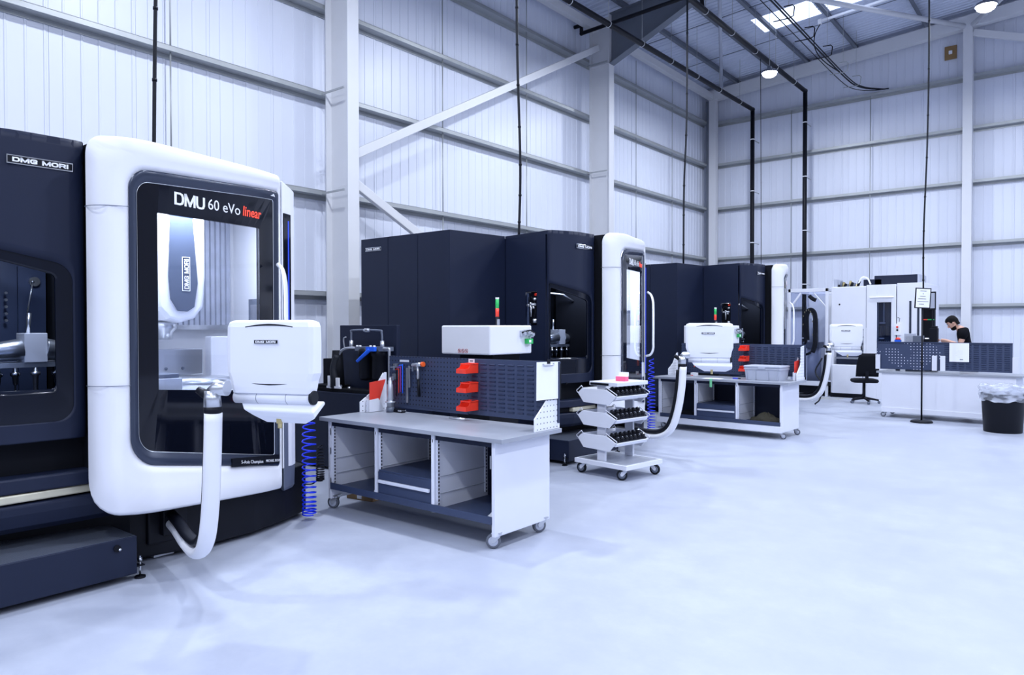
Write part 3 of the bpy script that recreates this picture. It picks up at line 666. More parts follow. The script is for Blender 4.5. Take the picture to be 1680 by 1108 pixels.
    prof = [(1.300, .262, (.0, .07)), (1.34, .268, (-.005, .08)), (1.38, .275, (-.008, .08)), (1.425, .292, (-.01, .08)), (1.60, .294, (-.01, .08)), (1.70, .293, (-.008, .075)), (1.728, .285, (0, .07)), (1.742, .25, (.015, .055))]
    d.loft([cp(w_, z, y) for z, w_, y in prof], 'panelwhite', cap0=True, cap1=True, smooth=False); sc = d.build('screen_housing', e, bevel=.006)
    d = MB(); d.box(-.255, .255, .081, .084, 1.36, 1.70, 'bglass'); d.build('screen', e)
    for z, w_, dz in ((1.700, .16, .014), (1.365, .14, -.008)):
        g = MB(); pts = [Vector((w_ * t, -.023 + (.003 if z > 1.5 else .007), z + dz * (1 - t * t))) for t in [i / 8 - 1 for i in range(17)]]; g.tube(pts, [.0045 * (1 - .7 * abs(i / 8 - 1)) + .001 for i in range(17)], 'black', 8); g.build('grip_slot', sc)
    nameplate(e, (-.015, -.0235, 1.612), (1, 0, 0), .16)
    d = MB(); d.tube([(-.26, .03, 1.275), (.255, .03, 1.275)], [.038, .038], 'panelwhite', 16)
    for x in (-.10, .10): d.tube([(x - .001, .03, 1.275), (x + .001, .03, 1.275)], .0392, 'greyp', 16)
    d.build('hinge_barrel', e)
    d = MB(); d.cyl((.255, .03, 1.28), (.275, .03, 1.28), .042, 'rubberd', 20); d.build('hinge_knob', e)
    d = MB(); d.loft([[Vector(q) for q in r] for r in (
        [(-.22, .02, 1.245), (.262, .02, 1.245), (.262, .06, 1.245), (-.22, .06, 1.245)],
        [(-.19, .0, 1.20), (.280, .0, 1.19), (.280, .13, 1.25), (-.20, .13, 1.25)],
        [(-.14, .02, 1.165), (.278, .02, 1.155), (.28, .15, 1.235), (-.18, .15, 1.235)],
        [(-.06, .05, 1.120), (.20, .05, 1.118), (.22, .15, 1.215), (-.10, .15, 1.215)])], 'panelwhite', cap0=True, cap1=True); d.build('keyboard_housing', e, bevel=.008)
    d = MB(); d.cyl((.03, .045, 1.145), (.03, .045, 1.09), .014, 'brass', 12); d.box(.015, .045, .03, .06, 1.12, 1.15, 'brass'); d.build('cable_gland', e)['label'] = 'brass cable gland'
    return mc
_tread = None
def treadm():
    global _tread
    if _tread: return _tread
    m, nt, b = nmat('embossed_tread'); b.inputs['Base Color'].default_value = (.13, .15, .20, 1); b.inputs['Roughness'].default_value = .35; b.inputs['Metallic'].default_value = .5
    tc = nt.nodes.new('ShaderNodeTexCoord'); v = nt.nodes.new('ShaderNodeTexVoronoi'); v.inputs['Scale'].default_value = 75; v.inputs['Randomness'].default_value = .15
    nt.links.new(tc.outputs['Object'], v.inputs['Vector']); bp = nt.nodes.new('ShaderNodeBump'); bp.inputs['Distance'].default_value = .004; bp.inputs['Strength'].default_value = .8; bp.invert = True
    nt.links.new(v.outputs['Distance'], bp.inputs['Height']); nt.links.new(bp.outputs['Normal'], b.inputs['Normal']); _tread = m; return m
M0 = make_machine(); M0.location = (0, 1.98, 0)
M0['label'] = 'largest and nearest milling machine, white rounded door frame, open lit chamber in full view'
M1 = copy_tree(M0); M1.location = (0, 8.27, 0); M1['label'] = 'middle milling machine, dark cabinet behind the first workbench, white hood in front of it'
M2 = copy_tree(M0); M2.location = (.06, 14.52, 0); M2['label'] = 'farthest dark milling machine, behind the workbench with the grey crate'
for m_ in (M0, M1, M2): m_['group'] = 'dark milling machines with white fronts'
def panel_adjust(mc, dx, dy, rz):
    for ch in mc.children:
        if ch.name.startswith('control_panel'): ch.location = (-3.835 + dx, .475 + dy, 0); ch.rotation_euler = (0, 0, R(rz))
# ------------------------------------------------------------------ coiled air hoses
def coil(x, y, ztop, zbot, r, turns, th, m, dense=.35, seed=0):
    pts = []; N = turns * 12; rnd = random.Random(seed)
    for i in range(N + 1):
        t = i / N; f = t if t < 1 - dense else t; z = ztop + (zbot - ztop) * (1 - (1 - t) ** 1.35)
        a = 2 * math.pi * turns * t; rr = r * (.55 + .45 * min(1, t * 3)) ; pts.append(Vector((x + rr * math.cos(a), y + rr * math.sin(a), z)))
    b = MB(); b.tube(pts, th, m, 7); return b
for mx_, my, lab, g in ((0, 1.98, 'blue coiled air hose hanging at the right post of the nearest machine', 1), (0, 8.27, 'blue coiled air hose hanging between the tool trolley and the second workbench', 2)):
    b = coil(mx_ - 5.38, my + 1.835, 1.2, .05, .058, 22, .0065, 'blue'); 
    tag(b.build('coiled_air_hose'), lab, 'air hose', 'blue coiled air hoses')
b = coil(-5.50, 4.02, .62, .30, .034, 14, .006, 'black'); b.tube(crom([(-5.50, 3.98, .30), (-5.55, 3.95, .27), (-5.62, 3.85, .30), (-5.66, 3.80, .45)], 5), .006, 'black', 6)
tag(b.build('coiled_air_hose'), 'short black coiled hose beside the blue hose under the first control panel', 'air hose')
# ------------------------------------------------------------------ workbenches
M['slot'] = dots('slotted_strip', (.66, .68, .76), (.01, .01, .02), pitch=.03, r=.34, ax=(2,), rough=.4)
def caster(parent, x, y, rot=0, rad=.05, htop=.13, tyre='rubber', fork='silver', z0=0):
    T = Matrix.Translation((x, y, 0)) @ Matrix.Rotation(R(rot), 4, 'Z')
    b = MB(); b.box(-.042, .042, -.042, .042, htop - .008, htop, fork, T); b.cyl(T @ Vector((0, 0, htop - .03)), T @ Vector((0, 0, htop - .008)), .026, fork, 14)
    for s in (-1, 1):
        b.prism([(-.03, htop - .03), (.03, htop - .03), (.045, rad + .01), (.04, rad - .012), (.02, rad - .012), (-.02, rad + .03)], s * .021, s * .024, fork, T, axis='y')
    c = b.build('caster', parent)
    b = MB(); o = Matrix.Translation((.028, 0, rad)) @ Matrix.Rotation(R(90), 4, 'X')
    b.lathe([(0, -.016), (rad * .8, -.016), (rad * .96, -.015), (rad, -.008), (rad, .008), (rad * .96, .015), (rad * .8, .016), (0, .016)], tyre, 22, T @ o)
    b.lathe([(0, -.018), (rad * .62, -.018), (rad * .66, -.0165), (rad * .66, .0165), (rad * .62, .018), (0, .018)], 'lightgrey' if tyre == 'rubber' else 'greyp', 20, T @ o); b.build('wheel', c)
    return c
def panel_board(parent, L, x0, x1, flip=False, backlit=False):
    """perforated sheet on one half, louvred sheet on the other, in the plane y=.75"""
    mid = x0 + (x1 - x0) * .515 if not flip else x0 + (x1 - x0) * .50
    pa, pb = ((x0, mid), (mid, x1)) if not flip else ((mid, x1), (x0, mid))
    b = MB(); b.box(pa[0], pa[1], .745, .755, .905, 1.41, 'pegw' if backlit else 'peg'); b.box(pa[0], pa[1], .755, .77, 1.395, 1.41, 'pegl'); b.box(pa[0], pa[1], .735, .745, .90, .915, 'pegl'); b.build('perforated_panel', parent)
    b = MB(); b.box(pb[0] + .003, pb[1], .745, .755, .905, 1.41, 'pegl'); b.box(pb[0], pb[1], .755, .77, 1.395, 1.41, 'pegl')
    nx, nz = 9, 12; wx = (pb[1] - pb[0] - .06) / nx
    for i in range(nx):
        for j in range(nz):
            xx = pb[0] + .04 + i * wx; zz = .945 + j * .037
            sgn = 1 if backlit else -1; yb = .755 if backlit else .745
            b.loft([[Vector(q) for q in r] for r in ([(xx, yb, zz), (xx, yb, zz + .014), (xx, yb, zz + .016)], [(xx + .008, yb, zz), (xx + .008, yb + sgn * .012, zz + .013), (xx + .008, yb, zz + .018)], [(xx + wx * .66, yb, zz), (xx + wx * .66, yb + sgn * .012, zz + .013), (xx + wx * .66, yb, zz + .018)], [(xx + wx * .72, yb, zz), (xx + wx * .72, yb, zz + .014), (xx + wx * .72, yb, zz + .016)])], 'pegl')
    b.build('louvred_panel', parent)
def workbench(loc, rz, L, label, kind):
    t = thing('workbench', label, 'workbench', loc, rz, 'mobile workbenches'); D = .78
    b = MB(); b.box(0, L, 0, D, .825, .86, 'bencht'); b.build('worktop', t, bevel=.003)
    zb = .10
    for x in (.09, L - .13):
        b = MB(); b.box(x, x + .035, .035, D - .04, zb, .825, 'benchw'); b.build('side_panel', t, bevel=.006)
    for x in (.745, 1.445):
        b = MB(); b.box(x, x + .035, .035, D - .06, .19, .825, 'benchw'); b.box(x + .012, x + .02, .033, .036, .76, .785, 'black'); b.build('divider', t, bevel=.004)
    for x0, x1 in ((.125, .745), (.78, 1.445), (1.48, L - .13)):
        for sx, s in ((x0, 1), (x1, -1)):
            b = MB()
            for y in (.06, D - .13): b.box(min(sx, sx + s * .014), max(sx, sx + s * .014), y, y + .03, .25, .80, 'benchw'); b.box(min(sx + s * .014, sx + s * .0155), max(sx + s * .014, sx + s * .0155), y + .008, y + .020, .25, .80, 'slot')
            b.box(min(sx, sx + s * .008), max(sx, sx + s * .008), .09, D - .13, .47, .476, 'benchin'); b.box(min(sx, sx + s * .008), max(sx, sx + s * .008), .09, D - .13, .33, .336, 'benchin')
            b.build('slotted_rail', t)
    b = MB(); b.box(.12, L - .12, .05, .10, .78, .825, 'navy'); b.box(.12, L - .12, D - .08, D - .06, .17, .825, 'navy' if kind < 3 else 'benchw'); b.build('carcass_frame', t)
    b = MB(); b.box(.125, L - .125, .03, D - .06, .195, .215, 'pegl'); b.box(.125, L - .125, .028, .04, .195, .255, 'pegl')
    b.build('floor_shelf', t, bevel=.002)
    b = MB(); b.box(.785, 1.44, .04, D - .1, .22, .44, 'pegl'); dw = b.build('drawer', t, bevel=.003)
    b = MB(); b.box(.80, 1.425, .02, .04, .345, .372, 'benchw'); b.build('drawer_handle', dw, bevel=.004)['label'] = 'white strip handle'
    b = MB(); b.box(.785, 1.44, .05, D - .1, .44, .455, 'pegl'); b.build('drawer_tray', dw)
    if kind == 1:
        b = MB(); b.box(.095 + .03, .135, .03, .034, .52, .58, 'silver'); b.box(.125, .135, .03, .034, .70, .76, 'silver'); b.box(.125, .135, .03, .034, .24, .30, 'silver'); b.box(L - .14, L - .13, .03, .034, .62, .72, 'silver'); b.build('hinge_plate', t)
    if kind >= 2:
        b = MB(); b.box(.08, L - .09, -.005 if kind == 2 else .5, .02 if kind == 2 else D, .10, .19, 'benchw'); b.build('skirting_rail', t, bevel=.003)
    if kind == 3:
        b = MB(); b.box(.09, L * .66, D - .05, D - .02, .13, .825, 'benchw'); b.box(L * .66 + .004, L - .09, D - .05, D - .02, .13, .825, 'benchw'); b.build('back_panel', t, bevel=.003)
    for x, y in ((.12, .10), (.12, D - .1), (L - .13, .10), (L - .13, D - .1)):
        caster(t, x, y, rot=[200, 20, 215, 240][(x > 1) * 2 + (y > .4)] if kind == 1 else 10, rad=.058 if kind == 1 else .045, htop=.13 if kind == 1 else .10)
    panel_board(t, L, .14, L - .005, flip=(kind == 3), backlit=(kind == 3))
    if kind < 3:
        # perforated end brackets
        for x in (.045, L - .035):
            b = MB(); top = 1.24 if x < 1 else 1.40
            b.prism([(.44, .861), (.44, .965), (.60, 1.10 if x > 1 else 1.06), (.74, 1.24) if x < 1 else (.62, 1.38), (.78, top), (.78, .861)], x, x + .012, 'pegwhite', axis='x'); b.build('end_bracket', t, bevel=.002)
    return t
def local(t):
    Mx = Matrix.Translation(t.location) @ t.rotation_euler.to_matrix().to_4x4()
    return lambda x, y, z: Mx @ Vector((x, y, z))
B1 = workbench((-5.65, 4.12, 0), 0, 2.22, 'nearest mobile workbench, grey top, open bays and three red bins on its dark back board', 1)
B2 = workbench((-5.82, 10.98, 0), R(-2), 2.27, 'mobile workbench carrying the grey crate, beside the tool holder trolley', 2)
B3 = workbench((-.90, 15.50, 0), R(176), 2.27, 'mobile workbench seen from its white back, with the person behind it', 3)
# white posts and paper on the back of the third bench
P3 = local(B3)
for x in (.06, 1.13, 1.26, 2.20):
    b = MB(); b.box(x, x + .08, .775, .79, .90, 1.17, 'benchw'); o = b.build('bracket_foot', B3, bevel=.003)
def place(o, t, x, y, z, rz=0):
    f = local(t); o.location = f(x, y, z); o.rotation_euler = (0, 0, t.rotation_euler.z + rz); return o
b = MB(); b.box(-.15, .15, 0, .002, -.165, .165, 'paper')
for k in range(6): b.box(-.06, .02 + .06 * (k * 37 % 5) / 5, .0021, .0026, .03 - k * .022, .0315 - k * .022, 'lightgrey')
b.box(-.06, -.01, .0021, .0026, -.13, -.115, 'greyp')
place(tag(b.build('paper_notice'), 'white paper notice stuck on the dark back board of the bench before the person', 'notice'), B3, .92, .7725, 1.235)
# red bins
def bin_(m='red'):
    t = thing('storage_bin', 'x', 'storage bin')
    b = MB(); w_, d_, h = .058, .165, .085
    def sh(y, k, z0, z1): return [Vector((-w_ * k, y, z0)), Vector((w_ * k, y, z0)), Vector((w_, y, z1)), Vector((-w_, y, z1))]
    b.loft([[Vector((-w_, 0, 0)), Vector((w_, 0, 0)), Vector((w_, 0, h)), Vector((-w_, 0, h))], [Vector((-w_, -.115, 0)), Vector((w_, -.115, 0)), Vector((w_, -.115, h)), Vector((-w_, -.115, h))]], m, close=False)
    b.bm.clear(); k = 'red'
    T_ = .003
    for s in (-1, 1): b.prism([(0, 0), (-.16, 0), (-.168, .038), (-.125, .05), (-.105, h), (0, h + .004)], s * w_, s * (w_ - T_), k, axis='x')
    b.box(-w_, w_, -.16, 0, 0, T_, k); b.box(-w_, w_, -T_, 0, 0, h + .004, k); b.box(-w_, w_, -.168, -.160, .0, .04, k)
    b.box(-w_ - .004, -w_ + .006, -.11, 0, h - .006, h + .002, k); b.box(w_ - .006, w_ + .004, -.11, 0, h - .006, h + .002, k); b.box(-w_, w_, -.11, -.10, h - .010, h, k)
    b.build('tub', t, bevel=.0015)
    b = MB(); b.box(-.02, .02, -.1685, -.168, .008, .03, 'redpaper'); b.build('label_tab', t); return t
BN = bin_(); N_ = ['topmost', 'middle', 'lowest']
for bi, (bt, xx, zs, nm) in enumerate(((B1, 1.275, (1.285, 1.115, .95), 'on the nearest workbench board'), (B2, 1.31, (1.30, 1.13, .965), 'on the board beside the grey crate'))):
    for i, z in enumerate(zs):
        o = BN if (bi == 0 and i == 0) else copy_tree(BN)
        place(o, bt, xx, .742, z); o['label'] = '%s of the three red storage bins %s' % (N_[i], nm); o['group'] = 'red bins ' + nm
# ---- tools on the first board
def hexkey(x, z, ln, r, m, lab):
    b = MB(); b.tube(crom([(-.05, 0, .0), (-.012, 0, .002), (.0, 0, -.014), (0, 0, -ln)], 5), r, m, 6); o = b.build('hex_key'); place(tag(o, lab, 'hex key', 'coloured hex keys on the board'), B1, x, .715, z)
hexkey(.275, 1.285, .27, .006, 'black', 'black hex key, longest of the coloured set hanging on the board')
hexkey(.31, 1.28, .23, .005, 'redpaper', 'red hex key hanging between the black and purple ones')
M['purple'] = mat('purple_sleeve', (.35, .03, .35), .4); hexkey(.338, 1.30, .24, .005, 'purple', 'purple hex key hanging beside the blue one')
hexkey(.365, 1.32, .27, .006, 'bluep', 'blue hex key hanging beside the long pale bars')
for x, z0, z1, lab in ((.425, .96, 1.30, 'longer pale bar hanging on the board left of the hammer'), (.455, 1.11, 1.32, 'shorter pale bar hanging on the board next to the hammer')):
    b = MB(); b.box(-.011, .011, -.006, .006, 0, z1 - z0, 'silver'); place(tag(b.build('steel_bar', bevel=.002), lab, 'bar'), B1, x, .72, z0)
t = thing('hammer', 'mallet with a metal head and black handle hanging on the board', 'hammer'); place(t, B1, .60, .70, 1.33)
b = MB(); b.cyl((-.075, 0, 0), (.05, 0, .012), .019, 'silver', 14); b.cyl((.05, 0, .012), (.075, 0, .014), .024, 'orange', 14); b.build('hammer_head', t)
b = MB(); b.tube([(-.005, 0, 0), (.0, 0, -.13)], .013, 'silver', 10); b.tube([(.0, 0, -.13), (.012, 0, -.30)], [.012, .016], 'black', 10); b.build('handle', t)
for x, z, lab in ((.25, 1.30, 'small metal tool clip near the top left of the board'), (.52, 1.30, 'metal tool clip holding the hammer head'), (.235, 1.20, 'small metal tool clip above the steel holder')):
    b = MB(); b.box(-.022, .022, -.03, .0, -.02, .035, 'silver'); b.cyl((-.06, -.03, .0), (.0, -.03, .0), .004, 'silver', 6); b.cyl((0, -.04, -.03), (0, -.04, .01), .012, 'greyp', 10); place(tag(b.build('tool_clip', bevel=.003), lab, 'clip', 'metal tool clips'), B1, x, .745, z)
b = MB(); b.box(-.065, .065, -.003, 0, -.01, .01, 'paper'); place(tag(b.build('label_strip'), 'white label strip on the board above the hex keys', 'label'), B1, .36, .745, 1.365)
b = MB(); b.box(-.035, .035, -.004, 0, -.018, .018, 'paper'); b.box(-.02, .02, -.005, -.004, -.004, .004, 'ink'); place(tag(b.build('label_tag'), 'small white tag above the topmost red bin of the nearest bench', 'label'), B1, 1.25, .745, 1.39)
# tool holder standing on worktop
t = thing('collet_chuck', 'tall steel tool holder standing upright on the nearest worktop', 'tool holder'); place(t, B1, .245, .66, .86)
b = MB(); b.lathe([(0, 0), (.034, 0), (.034, .09), (.05, .095), (.05, .105), (.028, .11), (.028, .12), (.033, .13), (.028, .27), (.022, .28), (.022, .31), (.012, .315), (.012, .34), (0, .34)], 'steel', 24); b.build('body', t)
b = MB(); b.cyl((0, 0, 0), (0, 0, .05), .040, 'greyp', 20); b.build('foot', t)
b = MB(); b.box(-.13, .10, -.03, .03, 0, .035, 'black'); b.box(.05, .10, -.034, .034, .012, .03, 'silver'); place(tag(b.build('black_case', bevel=.006), 'flat black case lying behind the steel tool holder', 'case'), B1, .30, .70, .86, R(-4))
b = MB(); b.tube(crom([(-.10, 0, .008), (-.03, -.03, .008), (.05, -.02, .008), (.11, .01, .008)], 5), .006, 'silver', 6); b.tube([(-.08, .03, .008), (.06, .03, .008)], .006, 'silver', 6); place(tag(b.build('wire_bracket'), 'thin wire bracket lying under the lowest red bin', 'bracket'), B1, 1.15, .66, .86)
# document holders
def docholder(t_, x, lab, flip):
    t = thing('document_holder', lab[0], 'document holder', group='document holders on bench ends'); place(t, t_, x, .50, .862)
    b = MB(); b.prism([(0, 0), (.02, .0), (.22, .0), (.25, .34), (.20, .35), (.06, .14), (0, .12)], 0, .003, 'panelwhite', axis='x'); b.prism([(0, 0), (.20, 0), (.12, .13), (0, .12)], .04, .043, 'panelwhite', axis='x'); b.box(0, .043, 0, .004, 0, .12, 'panelwhite'); b.box(0, .043, 0, .2, 0, .004, 'panelwhite'); b.build('holder_body', t, bevel=.002)
    b = MB(); b.prism([(.03, .02), (.12, .02), (.235, .31), (.03, .29)], .012, .018, 'redpaper', axis='x'); o = b.build('red_card'); place(tag(o, lab[1], 'folder', 'red folders'), t_, x, .50, .862)
docholder(B1, .075, ('white document holder at the left end of the nearest worktop', 'red folder in the holder beside the black filter unit'), 0)
docholder(B2, 2.16, ('white document holder at the end of the worktop beside the grey crate', 'red folder in the holder beside the grey crate'), 1)
# clipboard on right bracket of bench 1
t = thing('clipboard', 'clipboard with a blank white sheet hung on the right end bracket', 'clipboard'); place(t, B1, 2.22 - .02, .62, 1.27)
b = MB(); b.box(0, .005, -.165, .17, -.165, .145, 'black', Matrix.Rotation(R(-1), 4, 'X')); b.build('board', t)
b = MB(); b.box(.005, .007, -.17, .145, -.16, .145, 'paper', Matrix.Rotation(R(-1), 4, 'X')); b.build('sheet', t)
b = MB(); b.tube(crom([(.012, -.085, .135), (.014, -.075, .12), (.014, .045, .12), (.012, .055, .135)], 4), .006, 'silver', 8); b.box(.004, .012, -.03, .01, .13, .165, 'black'); b.build('clip', t)
# rags inside bays
def rag(m, lab, loc, r, seed, h=.05, squash=(1, 1), cat='rag'):
    rnd = random.Random(seed); b = MB(); n = 22; rings = []
    for j in range(7):
        t_ = j / 6; rr = r * math.cos(t_ * 1.45) + .002
        rings.append([Vector((rr * squash[0] * (1 + .28 * math.sin(3 * a + seed) * math.sin(5 * a + j) + rnd.uniform(-.07, .07)) * math.cos(a), rr * squash[1] * (1 + .25 * math.sin(4 * a + j)) * math.sin(a), h * t_ ** .8 * (1 + rnd.uniform(-.18, .18)))) for a in [2 * math.pi * i / n for i in range(n)]])
    b.loft(rings, m, cap0=True, cap1=True, smooth=True); o = b.build(cat); o.location = loc; return tag(o, lab, 'rag')
f = local(B1); rag('clothw', 'small white rag by the end panel in the open bay of the nearest workbench', f(2.04, .12, .216), .045, 3)
rag('clothw', 'small pale rag at the corner of the left bay of the nearest workbench', f(.68, .12, .216), .03, 5)
f = local(B2); rag('cloth', 'heap of dark dirty rags in the bay under the grey crate', f(1.82, .33, .216), .17, 7, .13, (1.25, .8))
rag('matte', 'low black heap in the left bay behind the second swing arm', f(.5, .3, .216), .12, 9, .09, (1.2, .8))
# ---- second bench contents
t = thing('storage_crate', 'grey plastic lidded crate on the second worktop', 'crate'); place(t, B2, 1.79, .40, .86)
def rr(w_, d_, z, r=.03, n=5):
    out = []
    for cx, cy, a0 in ((w_ - r, d_ - r, 0), (-w_ + r, d_ - r, 90), (-w_ + r, -d_ + r, 180), (w_ - r, -d_ + r, 270)):
        for k in range(n + 1): a = R(a0 + 90 * k / n); out.append(Vector((cx + r * math.cos(a), cy + r * math.sin(a), z)))
    return out
b = MB(); b.loft([rr(.27, .17, 0), rr(.29, .19, .20)], 'lightgrey', cap0=True, cap1=True)
b.loft([rr(.297, .197, .165), rr(.297, .197, .185)], 'lightgrey', cap0=True, cap1=True)
for x in (-.24, -.1, .1, .24): b.box(x - .004, x + .004, -.196, -.175, .01, .165, 'lightgrey')
b.build('crate_body', t, bevel=.003)
b = MB(); b.loft([rr(.30, .20, .20), rr(.30, .20, .222), rr(.29, .19, .228)], 'lightgrey', cap0=True, cap1=True); b.box(-.06, .06, -.21, -.195, .175, .21, 'lightgrey'); b.build('crate_lid', t, bevel=.003)
b = MB(); b.box(-.15, .15, -.10, .11, 0, .003, 'paper'); place(tag(b.build('paper_sheet'), 'white paper lying on the second worktop under the control panel', 'paper'), B2, 1.02, .13, .86, R(6))
b = MB(); b.box(-.02, .02, -.004, .0, -.13, 0, 'green'); b.box(-.02, .02, -.002, .04, .0005, .003, 'green'); M['tapeg'] = mat('pale_green_tape', (.22, .70, .35), .5)
o = b.build('green_tape'); o.data.materials.clear(); o.data.materials.append(M['tapeg']); place(tag(o, 'pale green tape hanging over the edge of the second worktop', 'tape'), B2, 1.05, -.001, .863)
b = MB(); b.cyl((0, 0, .009), (.09, 0, .009), .009, 'blue', 10); b.cyl((.09, 0, .009), (.13, 0, .009), .009, 'black', 10); place(tag(b.build('marker_pen'), 'blue marker pen on the worktop beside the grey crate', 'pen'), B2, 1.28, .3, .86)
t = thing('spray_can', 'black spray can on a white bracket at the left end of the second bench', 'spray can'); place(t, B2, .27, .62, .86)
b = MB(); b.lathe([(0, 0), (.038, 0), (.04, .01), (.04, .2), (.03, .225), (.018, .23), (0, .23)], 'black', 20); b.build('can', t)
b = MB(); b.lathe([(0, .23), (.02, .23), (.02, .27), (.008, .275), (0, .275)], 'greyp', 14); b.build('cap', t)
t = thing('pliers', 'pliers with orange handles hanging beside the black spray can', 'pliers'); place(t, B2, .42, .72, 1.0)
b = MB(); b.tube([(-.02, 0, 0), (-.022, 0, .07), (.0, 0, .12)], .008, 'orange', 8); b.tube([(.02, 0, 0), (.022, 0, .07), (0, 0, .12)], .008, 'orange', 8); b.build('handle', t)
b = MB(); b.tube([(0, 0, .11), (0, 0, .17)], [.014, .006], 'greyp', 8); b.build('jaw', t)
b = MB(); b.box(-.05, .05, -.04, .04, 0, .05, 'paper'); b.box(-.05, .0, -.041, -.04, 0, .012, 'redpaper'); place(tag(b.build('parts_box', bevel=.002), 'small white box with a red edge beside the spray can', 'box'), B2, .46, .60, .86)
b = MB(); b.box(-.05, .05, -.003, 0, -.05, .05, 'silver'); b.box(-.03, .03, -.004, -.003, -.02, .02, 'black'); place(tag(b.build('metal_plate'), 'small metal plate on the dark board behind the second control panel', 'plate'), B2, .36, .744, 1.29)
b = MB(); b.box(-.19, .19, -.01, .01, -.27, .27, 'pegl'); b.bm.clear()
# cardboard under bench 1
t = thing('cardboard_box', 'flat brown cardboard box on the floor under the nearest workbench', 'box', (-5.62, 4.62, 0), R(8))
b = MB(); b.box(-.17, .17, -.06, .06, 0, .055, 'wood'); b.build('carton', t, bevel=.003)
b = MB(); b.box(-.03, .03, -.062, -.06, .012, .045, 'paper'); b.build('sticker', t)
# ------------------------------------------------------------------ coolant filter unit
t = thing('coolant_filter_unit', 'black coolant filter unit with pipes, behind the nearest workbench', 'filter unit', (-7.25, 5.30, 0), R(4))
b = MB(); b.box(-.95, 1.0, 0, .9, .03, .93, 'navy'); b.build('tank', t, bevel=.01)
b = MB(); b.box(.02, .98, .30, .36, .93, 1.72, 'navy'); b.box(-.35, .3, .35, .7, .93, 1.30, 'matte'); b.build('back_plate', t, bevel=.006)
b = MB()
for x in (.62, .83): b.lathe([(0, 1.07), (.06, 1.08), (.078, 1.12), (.078, 1.36), (.09, 1.365), (.09, 1.42), (.07, 1.45), (0, 1.46)], 'black', 20, Matrix.Translation((x, .16, 0)))
b.box(.5, .95, .10, .28, 1.42, 1.47, 'greyp'); b.build('filter_housing', t)
b = MB(); b.box(-.15, .2, .05, .3, .93, 1.0, 'matte'); b.cyl((.2, .1, 1.0), (.2, .1, 1.42), .085, 'matte', 16, .06); b.box(-.2, .9, .02, .25, .93, .97, 'matte')
for k in range(9): b.sphere((-.5 + k * .11, .04 + .04 * (k % 3), .975 + .02 * (k % 2)), .024, 'greyp' if k % 2 else 'silver', 8)
b.build('pump', t)
b = MB()
b.tube(crom([(.40, .14, 1.46), (.40, .14, 1.62), (.43, .14, 1.66), (.85, .14, 1.66), (.90, .14, 1.63), (.91, .14, 1.49)], 5), .012, 'greyp', 8)
b.sphere((.66, .14, 1.66), .035, 'silver', 10, (1.6, 1, .8)); b.cyl((.40, .14, 1.44), (.40, .14, 1.54), .024, 'silver', 12); b.cyl((.91, .14, 1.44), (.91, .14, 1.54), .024, 'silver', 12)
b.tube([(.44, .12, 1.45), (.92, .12, 1.45)], .014, 'silver', 8); b.tube(crom([(.92, .12, 1.45), (1.02, .12, 1.45), (1.04, .12, 1.40), (1.04, .12, .95)], 4), .016, 'silver', 8)
b.tube(crom([(.55, .12, 1.45), (.38, .12, 1.45), (.28, .1, 1.42), (.22, .08, 1.32)], 5), .018, 'silver', 8)
b.tube(crom([(.30, .12, 1.46), (.29, .12, 1.56), (.33, .12, 1.58)], 4), .008, 'silver', 6); b.build('pipework', t)
for k, x in enumerate((.52, .57, .74, .80)):
    b = MB(); b.cyl((x, .12, 1.46), (x, .12, 1.485), .014, 'paper', 8); b.build('fitting', t)
b = MB(); b.tube([(.80, .05, 1.44), (.62, .02, 1.30)], [.022, .016], 'bluep', 8, flat=(1, 1.2)); b.box(.74, .88, .04, .08, 1.42, 1.47, 'bluep'); b.build('valve_lever', t, bevel=.004)['label'] = 'bright blue valve lever'
b = MB(); b.tube(crom([(.22, .08, 1.36), (.2, .04, 1.2), (.23, .03, 1.08), (.22, .03, .98)], 5), .045, 'rubberd', 10); b.build('hose', t)
b = MB(); b.box(.12, .36, .0, .02, .975, 1.0, 'paper'); b.box(.14, .18, -.0, .02, .99, 1.12, 'paper'); b.box(.28, .33, 0, .02, 1.0, 1.10, 'paper'); b.build('filter_cloth', t)
# ------------------------------------------------------------------ tool holder trolley
TR = thing('tool_trolley', 'white tool holder trolley with three tiers of black holders', 'trolley', (-4.72, 7.0, 0), R(-8.5))
b = MB(); b.box(0, .76, 0, .66, .125, .175, 'benchw'); b.box(.03, .73, .03, .63, .176, .178, 'steel'); b.build('base_deck', TR, bevel=.006)
for x, y, r_ in ((.08, .07, 190), (.68, .07, 215), (.68, .58, 20), (.08, .58, 150)): caster(TR, x, y, r_, .060, .13, 'rubberd', 'benchw')
for y in (.06, .56):
    b = MB(); b.box(.29, .41, y, y + .03, .175, 1.03, 'benchw'); b.build('upright', TR, bevel=.004)
b = MB(); b.box(.19, .60, .04, .60, 1.03, 1.075, 'benchw'); b.build('top_tray', TR, bevel=.006)
b = MB(); b.box(.22, .48, .022, .04, 1.037, 1.062, 'black'); b.build('push_handle', TR, bevel=.003)
hx = [(.03, .115), (.10, .17), (.28, .17), (.44, .17), (.60, .10), (.50, .0), (.12, .01)]
T0 = thing('tapered_tool_holder', 'x', 'tool holder')
b = MB(); b.lathe([(0, -.02), (.026, -.02), (.030, .006), (.030, .020), (.024, .023), (.024, .028), (.028, .031), (.028, .038), (.016, .040), (.016, .050), (0, .050)], 'black', 12); b.build('shank', T0)
b = MB(); b.cyl((0, 0, .049), (0, 0, .052), .009, 'silver', 10); b.build('bore_face', T0)
f = local(TR); first = True
